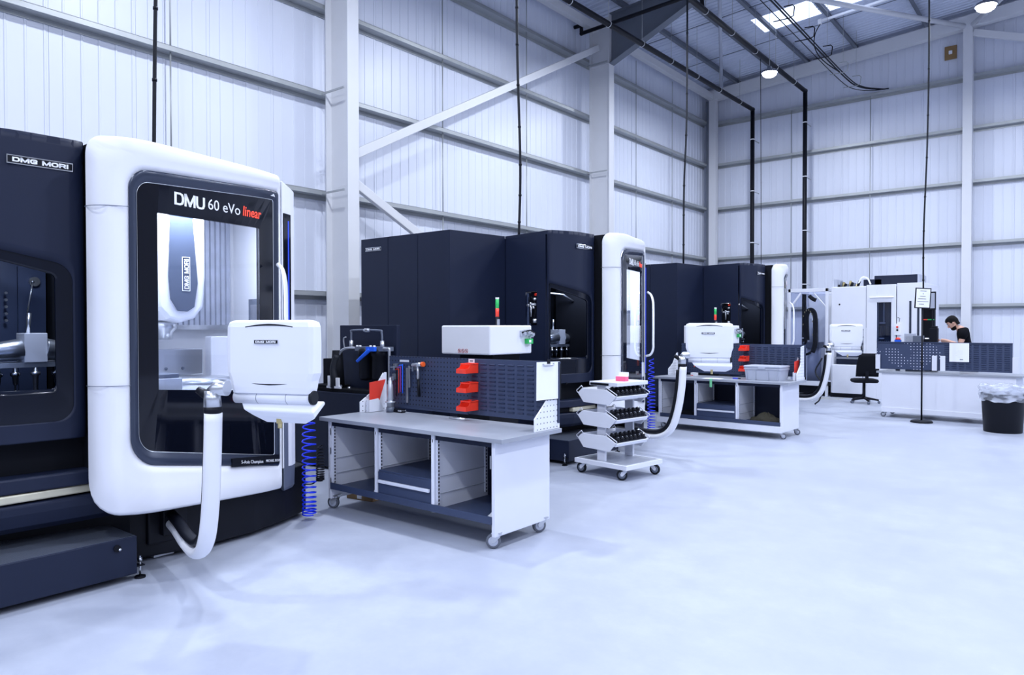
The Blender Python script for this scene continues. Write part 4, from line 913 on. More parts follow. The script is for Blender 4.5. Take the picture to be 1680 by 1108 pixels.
for ti, z0 in enumerate((.82, .56, .30)):
    for y, nm in ((.03, 'front_plate'), (.60, 'rear_plate')):
        b = MB(); b.prism([(x, z + z0) for x, z in hx], y - (.012 if y < .3 else 0), y + (0 if y < .3 else .012), 'benchw', axis='y'); b.build('end_plate', TR, bevel=.003)
    b = MB(); b.box(.15, .45, .04, .60, z0 + .03, z0 + .05, 'benchw'); b.build('tier_shelf', TR)
    # sloped rack on the right (and left) side
    for s in (1, -1):
        A = Vector((.60, 0, .095 + z0)) if s > 0 else Vector((.03, 0, .115 + z0)); Bp = Vector((.44, 0, .175 + z0)) if s > 0 else Vector((.11, 0, .175 + z0))
        b = MB(); d_ = (Bp - A).normalized(); n_ = Vector((-d_.z, 0, d_.x)) * (1 if s < 0 else -1); n_ = n_ if n_.z > 0 else -n_
        b.loft([[Vector((q.x, y, q.z)) for q in (A, Bp, Bp - n_ * .04, A - n_ * .04)] for y in (.03, .60)], 'benchw', cap0=True, cap1=True); rk = b.build('rack', TR, bevel=.002)
        b = MB(); A2, B2_ = A.lerp(Bp, .08), A.lerp(Bp, .94); b.loft([[Vector((q.x, y, q.z)) for q in (A2, B2_, B2_ + n_ * .012, A2 + n_ * .012)] for y in (.04, .59)], 'black', cap0=True, cap1=True); b.build('rack_insert', rk)
        b = MB(); q0, q1 = A + n_ * .03, Bp + n_ * .03
        for y in (.02, .61): b.tube([Vector((A.x, y, A.z)), Vector((q0.x, y, q0.z)), Vector((q1.x, y, q1.z)), Vector((Bp.x, y, Bp.z))], .005, 'benchw', 6)
        b.build('side_handle', rk)
        if s > 0:
            for j in range(7):
                for k in range(2):
                    c_ = A.lerp(Bp, .27 + .46 * k) + n_ * .002; y = .085 + j * .076
                    o = T0 if first else copy_tree(T0); first = False
                    mw = f(c_.x, y, c_.z); o.location = mw
                    o.rotation_euler = (Matrix.Rotation(TR.rotation_euler.z, 3, 'Z') @ Vector((0, 0, 1)).rotation_difference(n_).to_matrix()).to_euler()
                    row = 'outer' if k == 0 else 'inner'; tier = ('top', 'middle', 'bottom')[ti]
                    ordn = ('first', 'second', 'third', 'fourth', 'fifth', 'sixth', 'seventh')[j]
                    o['label'] = 'black tool holder, %s from the near end, %s row of the %s trolley rack' % (ordn, row, tier)
                    o['group'] = 'black tool holders in the trolley racks'
t = thing('label_box', 'open white card box with a pink band on top of the trolley', 'box'); place(t, TR, .46, .30, 1.075, R(12))
b = MB(); b.box(-.06, .06, -.045, .045, 0, .055, 'pink'); b.build('pink_band', t, bevel=.002)
b = MB(); b.box(-.058, .062, .03, .045, .055, .10, 'paper'); b.box(-.058, .062, -.03, .04, .052, .060, 'paper'); b.build('carton', t)
# ------------------------------------------------------------------ back wall machines
t = thing('machining_centre', 'large white machining centre against the gable wall behind the office chair', 'machine', (-4.98, 18.4, 0)); W = 'panelwhite'
b = MB(); b.box(0, .78, 0, 1.9, 1.63, 2.64, W); b.build('upper_housing', t, bevel=.015)
b = MB(); b.box(.05, .62, .25, 1.9, .06, 1.63, 'pegl'); b.box(.0, .06, 0, 1.8, .06, 1.63, W); b.box(.04, .70, -.05, .3, .10, .78, W); b.box(.72, .80, 0, .3, .0, 1.66, W); b.build('lower_housing', t, bevel=.01)
b = MB(); b.box(.0, .74, -.04, .26, .0, .10, 'matte'); b.build('plinth', t)
b = MB(); b.box(.1, .62, -.02, .25, .92, .96, 'silver'); b.box(.62, .72, .2, .24, .85, 1.60, 'steel')
for k in range(7): b.box(.55 + .02 * (k % 2), .70, .12, .2, 1.02 + k * .08, 1.06 + k * .08, 'greyp' if k % 2 else 'silver')
b.cyl((.6, .15, 1.0), (.6, .15, 1.55), .03, 'steel', 10); b.build('tool_loader', t)
b = MB()
for a_ in ((.79, 1.01, 0, 2.66), (1.31, 1.41, 0, 2.66), (1.01, 1.31, 0, 1.0), (1.01, 1.31, 2.25, 2.66)): b.box(a_[0], a_[1], -.02, .25, a_[2], a_[3], W)
b.box(.79, 1.41, .25, 1.9, 0, 2.66, W); b.build('door_column', t, bevel=.006)
b = MB(); b.prism([(-.055, 2.365), (-.02, 2.38), (-.02, 2.34)], .86, 1.36, W, axis='x'); b.build('canopy', t)
b = MB(); b.box(1.01, 1.31, .0, .01, 1.0, 2.25, 'dpane'); wd = b.build('window_pane', t)
b = MB(); b.box(1.01, 1.31, .18, .25, 1.0, 2.25, 'greyp'); b.box(1.04, 1.16, .1, .15, 1.76, 1.79, 'paper'); b.box(1.04, 1.14, .1, .15, 1.40, 1.43, 'paper'); b.box(1.12, 1.15, .1, .14, 1.8, 2.25, 'silver')
for k in range(6): b.cyl((1.05 + .045 * k, .14, 1.05), (1.05 + .045 * k, .14, 1.36), .012, 'silver', 8); b.cyl((1.05 + .045 * k, .14, 1.46), (1.05 + .045 * k, .14, 1.70), .014, 'greyp', 8)
b.build('tool_rack', t)
b = MB(); b.box(1.43, 1.98, -.02, 1.9, 0, 2.68, W); b.box(1.41, 1.43, .05, 1.9, 0, 2.62, 'greyp'); b.build('right_housing', t, bevel=.006)
for x in (1.68, 1.84):
    b = MB(); b.box(x, x + .045, -.025, -.018, 1.2, 2.27, 'bezel'); b.build('narrow_window', t)
b = MB(); b.box(.84, 1.75, .5, 1.3, 2.68, 2.90, 'navy'); b.box(.60, 1.0, .5, 1.1, 2.64, 2.82, 'navy'); b.box(1.75, 1.80, .5, 1.3, 2.66, 2.90, 'lightgrey'); b.build('roof_unit', t, bevel=.008)
b = MB(); b.box(-.02, .05, .3, .8, 2.64, 2.84, 'lightgrey')
for k in range(10): b.cyl((.05 + .05 * k, .4 + .03 * (k % 3), 2.66), (.09 + .05 * k, .4, 2.70 + .12 * ((k * 7) % 4) / 4), .03, ('matte', 'greyp', 'brass')[k % 3], 10)
b.tube(crom([(.5, .4, 2.70), (.6, .35, 2.86), (.72, .35, 2.84), (.78, .4, 2.70)], 5), .02, 'paper', 8); b.build('roof_hoses', t)
b = MB(); b.box(1.39, 1.51, -.07, -.02, 1.50, 1.76, 'paper'); b.cyl((1.45, -.07, 1.68), (1.45, -.10, 1.68), .022, 'red', 14); b.cyl((1.45, -.07, 1.61), (1.45, -.08, 1.61), .022, 'black', 14); b.tube([(1.48, -.05, 1.8), (1.5, -.08, 1.88), (1.45, -.06, 1.9)], .006, 'black', 6); b.build('stop_button_box', t)
b = MB(); b.cyl((.19, -.003, 2.22), (.19, .0, 2.22), .02, 'black', 12); b.build('key_hole', t)
# automation cell left of it
t = thing('tool_magazine_cell', 'glazed white frame cell with a black cable chain beside the farthest machine', 'tool magazine', (-5.98, 18.35, 0))
b = MB()
for x in (0, .88): 
    for y in (0, 1.5): b.box(x, x + .06, y, y + .06, 0, 2.62, W)
b.box(0, .94, 0, .06, 2.54, 2.62, W); b.box(0, .94, 1.5, 1.56, 2.54, 2.62, W); b.box(0, .06, 0, 1.56, 2.54, 2.62, W); b.box(.88, .94, 0, 1.56, 2.54, 2.62, W); b.box(0, .94, 0, .06, .25, .36, W)
b.tube([(.06, .03, 2.18), (.30, .03, 2.52)], .028, W, 6); b.tube([(.60, .03, 2.52), (.88, .03, 2.18)], .02, W, 6); b.build('cell_frame', t, bevel=.004)
b = MB(); b.box(.06, .88, .02, .03, .36, 2.54, 'film'); b.build('glazing', t)
b = MB(); b.box(.06, .9, .15, 1.5, .05, .25, 'matte'); b.box(.06, .9, 1.4, 1.45, .3, 2.5, 'steelwhite'); b.build('cell_floor', t)
b = MB(); b.cyl((.42, .7, .25), (.42, .7, 1.25), .17, 'lightgrey', 20); b.cyl((.42, .7, 1.25), (.42, .7, 1.9), .11, 'steel', 16); b.box(.2, .6, .5, .9, 1.15, 1.3, 'greyp'); b.build('robot_column', t)
b = MB(); oval = crom([(.36, .3, 1.35), (.34, .3, 1.9), (.40, .3, 2.08), (.50, .3, 2.08), (.56, .3, 1.9), (.56, .3, 1.3), (.50, .3, 1.05)], 6); b.tube(oval, .075, 'matte', 6, flat=(1, .7), smooth=False)
for k in range(4, 30, 3):
    p = oval[min(k, len(oval) - 1)]; b.box(p.x - .06, p.x - .04, p.y - .07, p.y - .05, p.z - .02, p.z + .02, 'brass')
b.build('cable_chain', t)
b = MB(); b.tube(crom([(.36, .3, 1.35), (.28, .25, 1.15), (.34, .25, 1.0), (.46, .3, 1.05)], 5), .03, 'matte', 8); b.build('cable_loop', t)
b = MB(); b.tube(crom([(.42, .3, 2.45), (.5, .28, 2.38), (.58, .3, 2.34)], 4), .05, 'matte', 8); b.build('spot_lamp', t)
b = MB(); b.box(-6.0, -4.6, 18.0, 18.08, 0, .004, 'yellow'); b.box(-5.2, -4.6, 17.7, 17.76, 0, .004, 'yellow'); tag(b.build('floor_tape'), 'faded yellow tape on the floor before the glazed cell', 'tape')
# black column + monitor post + box behind bench 3
b = MB(); b.box(-.10, .10, -.08, .08, 0, 2.25, 'matte'); b.box(-.02, .10, -.081, -.08, 1.82, 1.84, 'green'); b.box(-.09, -.02, -.081, -.08, 1.82, 1.84, 'red'); o = b.build('control_column', bevel=.004); o.location = (-2.62, 16.6, 0); tag(o, 'tall black control column with a red and green strip behind the sign', 'column')
t = thing('inspection_lamp', 'narrow framed light panel on a thin black pole left of the person', 'lamp', (-2.52, 16.30, 0))
b = MB(); b.box(-.012, .012, -.012, .012, 0, 2.1, 'black'); b.cyl((0, 0, 0), (0, 0, .02), .12, 'black', 20); b.build('pole', t)
b = MB(); b.box(-.06, .06, -.015, .015, 2.02, 2.38, 'black'); b.build('light_frame', t, bevel=.004)
b = MB(); b.box(-.042, .042, -.017, -.0155, 2.05, 2.35, 'lightgrey'); b.build('light_face', t)
P3 = local(B3)
t = thing('measuring_device', 'black bench device with a white cup in front of the person', 'device'); t.location = P3(1.42, .28, .86); t.rotation_euler = (0, 0, R(176))
b = MB(); b.box(-.06, .06, -.06, .06, 0, .80, 'black'); b.box(.0, .16, -.05, .05, .50, .60, 'black'); b.box(-.05, .03, -.05, .05, .8, .84, 'black'); b.build('column', t, bevel=.006)
b = MB(); b.cyl((.12, .0, .44), (.12, .0, .62), .035, 'paper', 14); b.box(.0, .15, -.05, .05, .0, .44, 'greyp'); b.build('cup', t)
t = thing('grey_tool_box', 'grey metal box standing behind the board near the black column', 'box'); t.location = P3(1.76, .35, .86); t.rotation_euler = (0, 0, R(176))
b = MB(); b.box(-.17, .10, -.1, .1, 0, .66, 'greyp'); b.box(-.03, .12, -.11, .1, .35, .70, 'lightgrey'); b.build('box_body', t, bevel=.005)
b = MB(); b.cyl((0, 0, 0), (0, 0, .56), .04, 'greyp', 14); b.lathe([(0, .58), (.045, .58), (.045, .605), (.02, .625), (0, .625)], 'red', 14); b.box(-.05, .05, -.05, .05, .54, .58, 'bluep'); o = b.build('signal_beacon'); o.location = P3(2.0, .4, .86); tag(o, 'red topped beacon peeping over the board under the stop button', 'beacon')
# ------------------------------------------------------------------ office chair
t = thing('office_chair', 'black swivel office chair before the white machining centre', 'chair', (-3.98, 17.3, 0), R(205))
b = MB(); b.loft([rr(.24, .23, .46, .1), rr(.26, .25, .49, .1), rr(.25, .24, .53, .1), rr(.2, .19, .545, .1)], 'matte', cap0=True, cap1=True, smooth=True); b.build('seat', t)
b = MB(); rings = []
for i in range(7):
    z = .60 + i * .085; w_ = .23 - .05 * max(0, (i - 3) / 3) ; yb = .24 + .05 * math.sin(i / 6 * 2) + i * .012
    rings.append([Vector((w_ * math.sin(a) , yb - .05 * math.cos(a) + .018 * s_, z)) for s_ in (0,) for a in [R(-80 + 20 * k) for k in range(9)]] + [Vector((w_ * math.sin(a), yb - .05 * math.cos(a) + .03, z)) for a in [R(80 - 20 * k) for k in range(9)]])
b.loft(rings, 'matte', cap0=True, cap1=True, smooth=True); b.box(-.03, .03, .2, .26, .46, .75, 'black'); b.build('backrest', t)
b = MB(); b.cyl((0, 0, .10), (0, 0, .46), .025, 'black', 14); b.build('gas_column', t)
b = MB()
for k in range(5): a = 2 * math.pi * k / 5 + .4; b.tube([(0, 0, .12), (.29 * math.cos(a), .29 * math.sin(a), .075)], [.03, .018], 'black', 8)
b.build('base', t)
for k in range(5):
    a = 2 * math.pi * k / 5 + .4; b = MB(); c_ = Vector((.29 * math.cos(a), .29 * math.sin(a), .03)); s_ = Vector((-math.sin(a), math.cos(a), 0)) * .022; b.cyl(c_ - s_, c_ + s_, .03, 'greyp', 12); b.build('caster', t)
for s in ():
    b = MB(); b.tube([(s * .25, .1, .5), (s * .29, .08, .6), (s * .29, .05, .68)], .014, 'black', 8); b.box(s * .29 - .03, s * .29 + .03, -.12, .12, .68, .705, 'black'); b.build('armrest', t, bevel=.005)
# ------------------------------------------------------------------ sign stand
t = thing('sign_stand', 'black floor stand holding a framed white notice before the far bench', 'sign', (-2.39, 14.45, 0), R(30))
b = MB(); b.lathe([(0, 0), (.175, 0), (.18, .015), (.16, .035), (.03, .045), (0, .045)], 'black', 32); b.build('base', t)
b = MB(); b.cyl((0, 0, .04), (0, 0, 2.05), .014, 'black', 12); b.cyl((0, 0, 1.02), (0, 0, 1.08), .022, 'black', 12); b.build('pole', t)
T = Matrix.Translation((.0, -.02, 2.19)) @ Matrix.Rotation(R(3), 4, 'Y')
b = MB(); b.box(-.13, .13, -.008, .008, -.18, .18, 'black', T); sf = b.build('sign_frame', t, bevel=.003)
b = MB(); b.box(-.112, .112, -.0095, -.008, -.162, .162, 'paper', T)
for k, (x0, x1) in enumerate(((-.05, .05), (-.01, .01), (-.05, .04), (-.08, .05), (-.09, .09), (-.06, .02))): b.box(x0, x1, -.0105, -.0095, .12 - k * .046, .128 - k * .046, 'ink', T)
b.build('notice_sheet', sf)
# ------------------------------------------------------------------ waste bin
def liner_mat():
    m = bpy.data.materials.new('clear_liner'); m.use_nodes = True; nt = m.node_tree; nt.nodes.clear(); o = nt.nodes.new('ShaderNodeOutputMaterial')
    t = nt.nodes.new('ShaderNodeBsdfTransparent'); p = nt.nodes.new('ShaderNodeBsdfPrincipled'); p.inputs['Base Color'].default_value = (.7, .74, .85, 1); p.inputs['Roughness'].default_value = .2
    x = nt.nodes.new('ShaderNodeMixShader'); n = nt.nodes.new('ShaderNodeTexNoise'); n.inputs['Scale'].default_value = 5; n.inputs['Detail'].default_value = 1
    r = nt.nodes.new('ShaderNodeMapRange'); r.inputs[1].default_value = .4; r.inputs[2].default_value = .62; r.inputs[3].default_value = .2; r.inputs[4].default_value = .62
    nt.links.new(n.outputs['Fac'], r.inputs[0]); nt.links.new(r.outputs[0], x.inputs[0]); nt.links.new(t.outputs[0], x.inputs[1]); nt.links.new(p.outputs[0], x.inputs[2]); nt.links.new(x.outputs[0], o.inputs[0]); return m
t = thing('waste_bin', 'black waste bin with a clear liner folded over its rim', 'bin', (-1.16, 13.98, 0))
b = MB(); b.lathe([(0, 0), (.26, 0), (.265, .01), (.30, .60), (.31, .62), (.295, .62), (.25, .03), (0, .03)], 'black', 36); b.build('bin_body', t)
M['liner'] = liner_mat()
rnd = random.Random(2); b = MB(); rings = []
for z, r_ in ((.50, .325), (.52, .318), (.60, .325), (.68, .335), (.73, .34), (.755, .325), (.74, .29), (.66, .27), (.5, .25)):
    rings.append([Vector(((r_ + .012 * math.sin(7 * a + z * 20) + .008 * math.sin(17 * a + z * 50)) * math.cos(a), (r_ + .012 * math.sin(7 * a + z * 20)) * math.sin(a), z + .014 * math.sin(5 * a) + .008 * math.sin(11 * a))) for a in [2 * math.pi * k / 60 for k in range(60)]])
b.loft(rings, 'liner', smooth=True); b.build('bin_liner', t)['label'] = 'crumpled clear plastic liner'
# ------------------------------------------------------------------ person
def skin_obj(name, pts, edges, radii, m, parent, sub=2, root=0):
    me = bpy.data.meshes.new(name); me.from_pydata(pts, edges, []); me.materials.append(M[m]); o = bpy.data.objects.new(name, me); C.objects.link(o); o.parent = parent
    o.modifiers.new('skin', 'SKIN'); lay = me.skin_vertices[0] if me.skin_vertices else None
    if lay is None:
        bm = bmesh.new(); bm.from_mesh(me); bm.verts.layers.skin.verify(); bm.to_mesh(me); bm.free(); lay = me.skin_vertices[0]
    for i, r_ in enumerate(radii): lay.data[i].radius = r_ if isinstance(r_, tuple) else (r_, r_)
    lay.data[root].use_root = True; s_ = o.modifiers.new('sub', 'SUBSURF'); s_.levels = sub; s_.render_levels = sub
    for p in me.polygons: p.use_smooth = True
    o.modifiers['skin'].use_smooth_shade = True; return o
t = thing('person', 'person in a black t-shirt bending over work behind the far bench', 'person', (-1.86, 15.95, 0), R(8))
P = [(0, 0, .98), (-.01, 0, 1.12), (-.05, 0, 1.30), (-.09, 0, 1.48), (-.10, 0, 1.58), (-.155, 0, 1.66), (-.20, 0, 1.70),
     (0, -.10, .92), (-.01, -.11, .52), (.03, -.12, .10), (-.10, -.12, .04), (0, .10, .92), (-.03, .11, .52), (0, .12, .10), (-.13, .12, .04),
     (-.09, -.14, 1.58), (-.09, -.20, 1.54), (-.14, -.24, 1.38), (-.15, -.24, 1.34), (-.38, -.14, 1.43), (-.46, -.11, 1.44),
     (-.09, .14, 1.58), (-.09, .20, 1.54), (-.14, .26, 1.36), (-.16, .25, 1.32), (-.38, .13, 1.40), (-.46, .10, 1.42)]
E_ = [(0, 1), (1, 2), (2, 3), (3, 4), (4, 5), (5, 6), (0, 7), (7, 8), (8, 9), (9, 10), (0, 11), (11, 12), (12, 13), (13, 14), (4, 15), (15, 16), (16, 17), (17, 18), (18, 19), (19, 20), (4, 21), (21, 22), (22, 23), (23, 24), (24, 25), (25, 26)]
r_ = [(.13, .10), (.14, .10), (.155, .105), (.16, .12), (.12, .10), .062, .055, .085, .058, .042, .035, .085, .058, .042, .035, .075, .062, .046, .044, .032, .028, .075, .062, .046, .044, .032, .028]
body = skin_obj('body', P, E_, r_, 'skin', t)
# head
Th = Matrix.Translation((-.265, 0, 1.765)) @ Matrix.Rotation(R(-38), 4, 'Y')
b = MB(); rings = []
hp = [(-.125, .035, .03, -.03), (-.115, .050, .042, -.035), (-.09, .066, .055, -.03), (-.055, .080, .066, -.018), (-.02, .088, .072, -.006), (.02, .095, .075, 0), (.06, .094, .074, .004), (.09, .080, .062, .008), (.11, .055, .044, .01), (.12, .02, .016, .01)]
for z, rx, ry, cx in hp: rings.append([Th @ Vector((cx + rx * math.cos(a) * (1.0 if math.cos(a) < 0 else .98), ry * math.sin(a), z)) for a in [2 * math.pi * k / 24 for k in range(24)]])
b.loft(rings, 'skin', cap0=True, cap1=True, smooth=True)
b.tube([Th @ Vector(q) for q in ((-.088, 0, .012), (-.104, 0, -.015), (-.114, 0, -.033), (-.098, 0, -.042))], [.007, .011, .015, .010], 'skin', 8)
for s in (-1, 1):
    b.sphere(Th @ Vector((.0, s * .078, -.01)), .024, 'skin', 10, (.6, .35, 1)); b.sphere(Th @ Vector((-.083, s * .028, .008)), .011, 'paper', 10); b.sphere(Th @ Vector((-.0915, s * .028, .006)), .0055, 'hair', 8)
    b.tube([Th @ Vector(q) for q in ((-.093, s * .014, .026), (-.093, s * .03, .030), (-.082, s * .046, .026))], .005, 'hair', 6)
b.tube([Th @ Vector(q) for q in ((-.086, -.022, -.068), (-.094, 0, -.068), (-.086, .022, -.068))], .005, 'skin', 6)
hd = b.build('head', t)
b = MB(); rings = []
for z, rx, ry, cx in [(.0, .10, .079, .012), (.035, .104, .083, .008), (.07, .103, .083, .004), (.10, .090, .074, .004), (.122, .062, .052, .008), (.134, .02, .016, .01)]:
    rings.append([Th @ Vector((cx + rx * math.cos(a), ry * math.sin(a), z + (.055 if math.cos(a) < -.55 else 0) * (1 if z < .06 else 0) * (1 - z / .08))) for a in [2 * math.pi * k / 28 for k in range(28)]])
b.loft(rings, 'hair', cap1=True, smooth=True)
rings = []
for z, rx, ry, cx in [(-.085, .068, .060, .024), (-.045, .083, .071, .012), (.0, .098, .077, .012)]:
    rings.append([Th @ Vector((cx + rx * math.cos(a), ry * math.sin(a), z)) for a in [R(-75 + 150 * k / 12) for k in range(13)]])
b.loft(rings, 'hair', close=False, smooth=True); b.build('hair', t)
b = MB(); rings = []
for z, rx, ry, cx in [(-.136, .034, .034, -.032), (-.122, .056, .048, -.036), (-.096, .072, .060, -.031), (-.070, .078, .069, -.016)]:
    rings.append([Th @ Vector((cx + rx * math.cos(a), ry * math.sin(a), z - (.0 if abs(a - math.pi) > .9 else .018 if z > -.05 else 0))) for a in [R(70 + 220 * k / 16) for k in range(17)]])
b.loft(rings, 'hair', close=False, cap0=False, smooth=True); b.build('beard', t)
# t-shirt and trousers
sh = skin_obj('t_shirt', [(0, 0, .90), (-.01, 0, 1.12), (-.05, 0, 1.30), (-.09, 0, 1.48), (-.105, 0, 1.585), (-.14, 0, 1.635), (-.09, -.14, 1.59), (-.09, -.205, 1.55), (-.13, -.235, 1.42), (-.09, .14, 1.59), (-.09, .205, 1.55), (-.13, .25, 1.41)],
    [(0, 1), (1, 2), (2, 3), (3, 4), (4, 5), (4, 6), (6, 7), (7, 8), (4, 9), (9, 10), (10, 11)], [(.155, .115), (.155, .115), (.17, .12), (.175, .135), (.135, .112), (.078, .078), .088, .078, .068, .088, .078, .068], 'tshirt', t)
skin_obj('trousers', [(0, 0, .96), (0, -.10, .90), (-.01, -.11, .52), (.03, -.12, .12), (0, .10, .90), (-.03, .11, .52), (0, .12, .12)], [(0, 1), (1, 2), (2, 3), (0, 4), (4, 5), (5, 6)], [(.15, .12), .105, .075, .062, .105, .075, .062], 'jeans', t)
for s, hy, hz in ((-1, -.10, 1.44), (1, .09, 1.42)):
    pts = [(-.47, hy, hz), (-.50, hy, hz + .002), (-.545, hy, hz)]; ed = [(0, 1), (1, 2)]; rd = [(.026, .022), (.034, .018), (.034, .016)]
    b = MB(); b.sphere((-.515, hy, hz), .04, 'skin', 12, (1.15, .95, .5))
    for k in range(4):
        yy = hy - .028 + k * .0185; L_ = (.065, .078, .074, .058)[k if s > 0 else 3 - k]
        b.tube([(-.545, yy, hz), (-.545 - L_ * .5, yy, hz + .004), (-.545 - L_ * .8, yy, hz - .014), (-.545 - L_, yy, hz - .032)], [.0095, .009, .008, .006], 'skin', 8)
    b.tube([(-.49, hy - s * .03, hz), (-.52, hy - s * .052, hz - .008), (-.55, hy - s * .055, hz - .02)], [.012, .011, .008], 'skin', 8); b.build('hand', t)
# ------------------------------------------------------------------ pipes and cables
def hangers(b, x, ys, zf, top):
    for y in ys: b.cyl((x, y, zf(y)), (x, y, roofz(x) - .2), .006, 'galv', 6)
def big_pipe(x, za, zb, y0, y1, zend, lab, r=.06):
    t = thing('black_pipe', lab, 'pipe', group='black pipes under the roof'); zf = lambda y: za + (zb - za) * (y - y0) / (y1 - y0)
    b = MB(); b.tube([(x, y0, za), (x, (y0 + y1) / 2, (za + zb) / 2), (x, y1 - .02, zb)], r, 'black', 16); b.sphere((x, y1, zb), r * 1.15, 'black', 14); b.tube([(x, y1, zb), (x, y1, zend)], r, 'black', 16); b.build('pipe_run', t)
    ys = [y0 + .6 + 1.45 * k for k in range(int((y1 - y0) / 1.45))]
    for y in ys:
        b = MB(); b.tube([Vector((x + r * 1.12 * math.sin(a), y, zf(y) + r * 1.12 * math.cos(a))) for a in [R(20 * k) for k in range(19)]], .007, 'paper', 6); b.cyl((x, y, zf(y) + r), (x, y, roofz(x) - .02), .006, 'galv', 6); b.build('pipe_clamp', t)
    z = zb - .9
    while z > zend:
        b = MB(); b.cyl((x, y1, z - .012), (x, y1, z + .012), r * 1.12, 'paper', 16); b.box(x - .01, x + .01, y1 + r, 22.1, z - .01, z + .01, 'galv'); b.build('pipe_clamp', t); z -= 1.55
big_pipe(-8.1, 7.99, 8.22, 4, 21.55, .04, 'black pipe along the roof turning down the gable wall nearer the corner column')
big_pipe(-6.57, 8.44, 8.46, 4, 21.55, .04, 'black pipe turning down the gable wall beside the glaring lamp')
b = MB(); b.tube(crom([(-9.86, 14.62, 8.92), (-9.66, 14.62, 8.92)], 2), .045, 'black', 10); b.tube([(-9.66, 14.62, 8.94), (-9.66, 14.62, 8.72)], .045, 'black', 10); b.tube([(-9.68, 14.62, 8.72), (-6.62, 14.62, 8.84)], .045, 'black', 12); b.sphere((-9.66, 14.62, 8.72), .05, 'black', 10); b.tube([(-6.62, 14.62, 8.84), (-6.58, 14.62, 8.45)], .045, 'black', 10)
tag(b.build('black_pipe'), 'short black cross pipe with an elbow above the second column', 'pipe', 'black pipes under the roof')
def drop(pts, r_, lab, ties=True):
    t = thing('power_cable', lab, 'cable', group='cables hanging from the roof'); b = MB(); P_ = crom(pts, 8); b.tube(P_, r_, 'rubberd', 8); b.build('cable_run', t)
    if ties:
        b = MB()
        for i in range(2, len(P_) - 1, 3): b.cyl(P_[i] + Vector((0, 0, -.012)), P_[i] + Vector((0, 0, .012)), r_ * 1.3, 'black', 8)
        b.build('cable_tie', t)
drop([(-6.45, 2.98, 2.9), (-6.45, 3.01, 4.5), (-6.43, 3.06, 6.5), (-6.42, 3.1, 9.3)], .017, 'thick black cable hanging down to the nearest machine')
drop([(-6.4, 8.08, 2.93), (-6.38, 8.09, 4.0), (-6.39, 8.04, 5.5), (-6.4, 8.03, 7), (-6.4, 8.0, 9.3)], .018, 'black cable hanging down to the middle machine')
drop([(-6.4, 13.35, 2.93), (-6.4, 13.37, 4.5), (-6.37, 13.42, 6), (-6.4, 13.5, 9.3)], .019, 'black cable hanging down to the farthest machine')
drop([(-7.26, 20.0, .02), (-7.26, 20.0, 2.6), (-7.27, 20.0, 5), (-7.30, 20.0, 9.3)], .010, 'thin dark cable hanging between the two vertical black pipes', False)
drop([(-2.42, 14.72, 2.25), (-2.42, 14.72, 3.4), (-2.37, 14.72, 5.2), (-2.36, 14.72, 7.4), (-2.42, 14.72, 9.6)], .014, 'black cable hanging down behind the framed notice', True)
t = thing('cable_tray_run', 'bundle of black cables carried on hooks under the roof', 'cables')
for dx, dz, r_ in ((0, 0, .018), (.06, .0, .015), (-.14, -.03, .010)):
    b = MB(); b.tube(crom([(-5.2 + dx, 6, 8.38 + dz), (-5.2 + dx, 12, 8.36 + dz), (-5.2 + dx, 16, 8.30 + dz), (-5.2 + dx, 20.2, 8.24 + dz), (-5.12 + dx, 21.5, 8.27 + dz), (-4.75 + dx, 22.05, 8.26), (-4.5, 22.08, 8.24)], 6), r_, 'rubberd', 8); b.build('cable_strand', t)
for y in (8.2, 10.2, 12.2, 14.0, 15.6, 17.0, 18.4, 19.8, 21.1):
    b = MB(); b.tube([(-5.42, y, 8.20), (-5.08, y, 8.19), (-5.0, y, 8.22), (-4.98, y, 8.40), (-5.02, y, 8.45), (-5.2, y, 8.46)], .012, 'galv' if y > 19 else 'black', 8); b.cyl((-5.1, y, 8.46), (-5.1, y, roofz(-5.1) - .02), .005, 'galv', 6); b.build('cable_hook', t)
b = MB(); b.box(-5.5, -3.6, 19.10, 19.16, 9.35, 9.40, 'paper'); b.box(-5.52, -5.44, 19.09, 19.17, 9.30, 9.42, 'paper'); 
for v in b.bm.verts: v.co.z += .075 * (v.co.x + 5.5)
o = b.build('cable_trunking'); tag(o, 'short white cable trunking under the roof near the skylight', 'trunking')
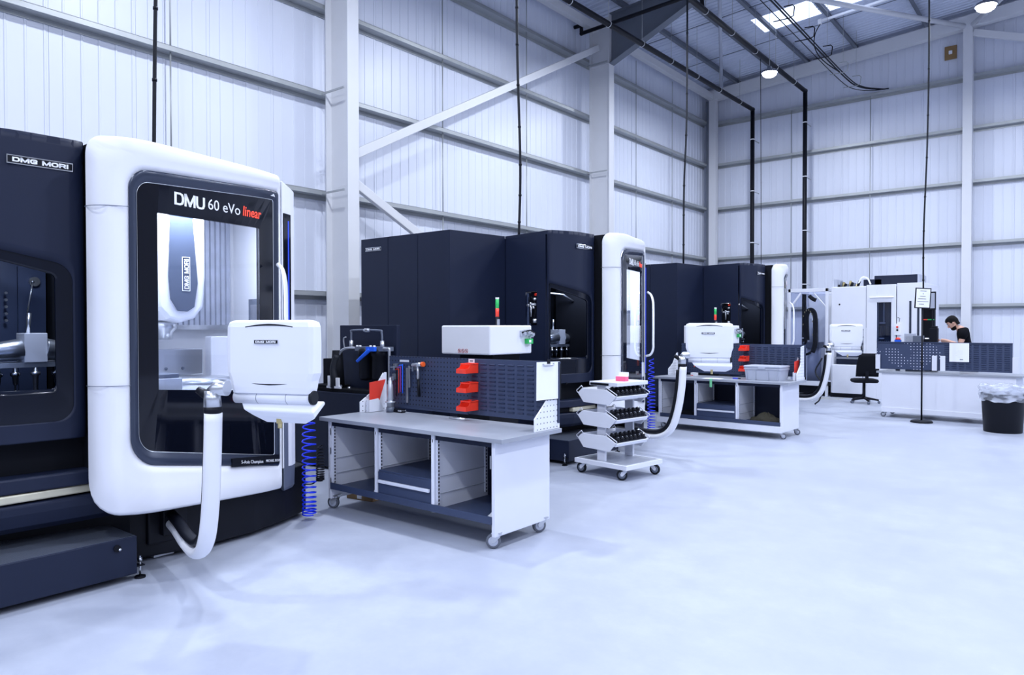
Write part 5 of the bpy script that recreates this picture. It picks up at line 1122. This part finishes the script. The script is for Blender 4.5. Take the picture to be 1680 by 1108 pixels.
b = MB(); b.tube(crom([(-5.46, 19.13, 9.33), (-5.62, 19.2, 9.1), (-5.65, 19.3, 8.8), (-5.5, 19.5, 8.5), (-5.22, 20.0, 8.27)], 6), .013, 'rubberd', 8); tag(b.build('loop_cable'), 'black cable looping from the white trunking down to the hooked bundle', 'cable')
b = MB(); b.tube(crom([(-4.68, 16.62, 1.0), (-4.80, 16.55, .7), (-4.62, 16.4, .45), (-4.60, 16.2, .15), (-4.68, 16.1, .03)], 6), .016, 'rubberd', 8); tag(b.build('panel_cable'), 'black cable trailing to the floor below the farthest control panel', 'cable')
# ------------------------------------------------------------------ high bay lamps
def make_lamp():
    t = thing('high_bay_lamp', 'x', 'lamp')
    b = MB(); b.lathe([(0, .16), (.05, .16), (.06, .10), (.17, .06), (.20, 0), (.185, 0), (.17, .03), (0, .03)], 'greyp', 24); b.build('housing', t)
    b = MB(); b.lathe([(0, .03), (.168, .03), (.168, .0), (.155, -.05), (.11, -.085), (0, -.10)], 'lampw', 24); b.build('lens', t)
    b = MB(); b.cyl((0, 0, 0), (0, 0, 1), .006, 'galv', 6); b.build('suspension_wire', t)
    l = bpy.data.lights.new('high_bay', 'AREA'); l.shape = 'DISK'; l.size = .36; l.energy = LAMP_W; l.color = (.82, .88, 1)
    o = bpy.data.objects.new('high_bay', l); C.objects.link(o); o.parent = t; o.location = (0, 0, -.11)
    return t
L0 = make_lamp(); spots = [(-6.28, 17.82), (-1.72, 16.76), (-6.28, 11.4), (-1.7, 11.0), (-6.28, 5.0), (-1.7, 5.0), (-6.28, -1.0), (-1.7, -1.4), (3.2, 17.6), (3.2, 11.2), (3.2, 4.6), (3.2, -1.6)]
for i, (x, y) in enumerate(spots):
    o = L0 if i == 0 else copy_tree(L0); o.location = (x, y, 7.9)
    o['group'] = 'high bay lamps'
    for ch in o.children:
        if ch.name.startswith('suspension'): ch.location.z = .16; ch.scale.z = (roofz(x) - 7.9 - .20)
    o['label'] = ['glaring round lamp hanging under the roof left of the skylight', 'glaring round lamp hanging at the top of the gable column'][i] if i < 2 else 'round high bay lamp hanging under the roof outside the view'
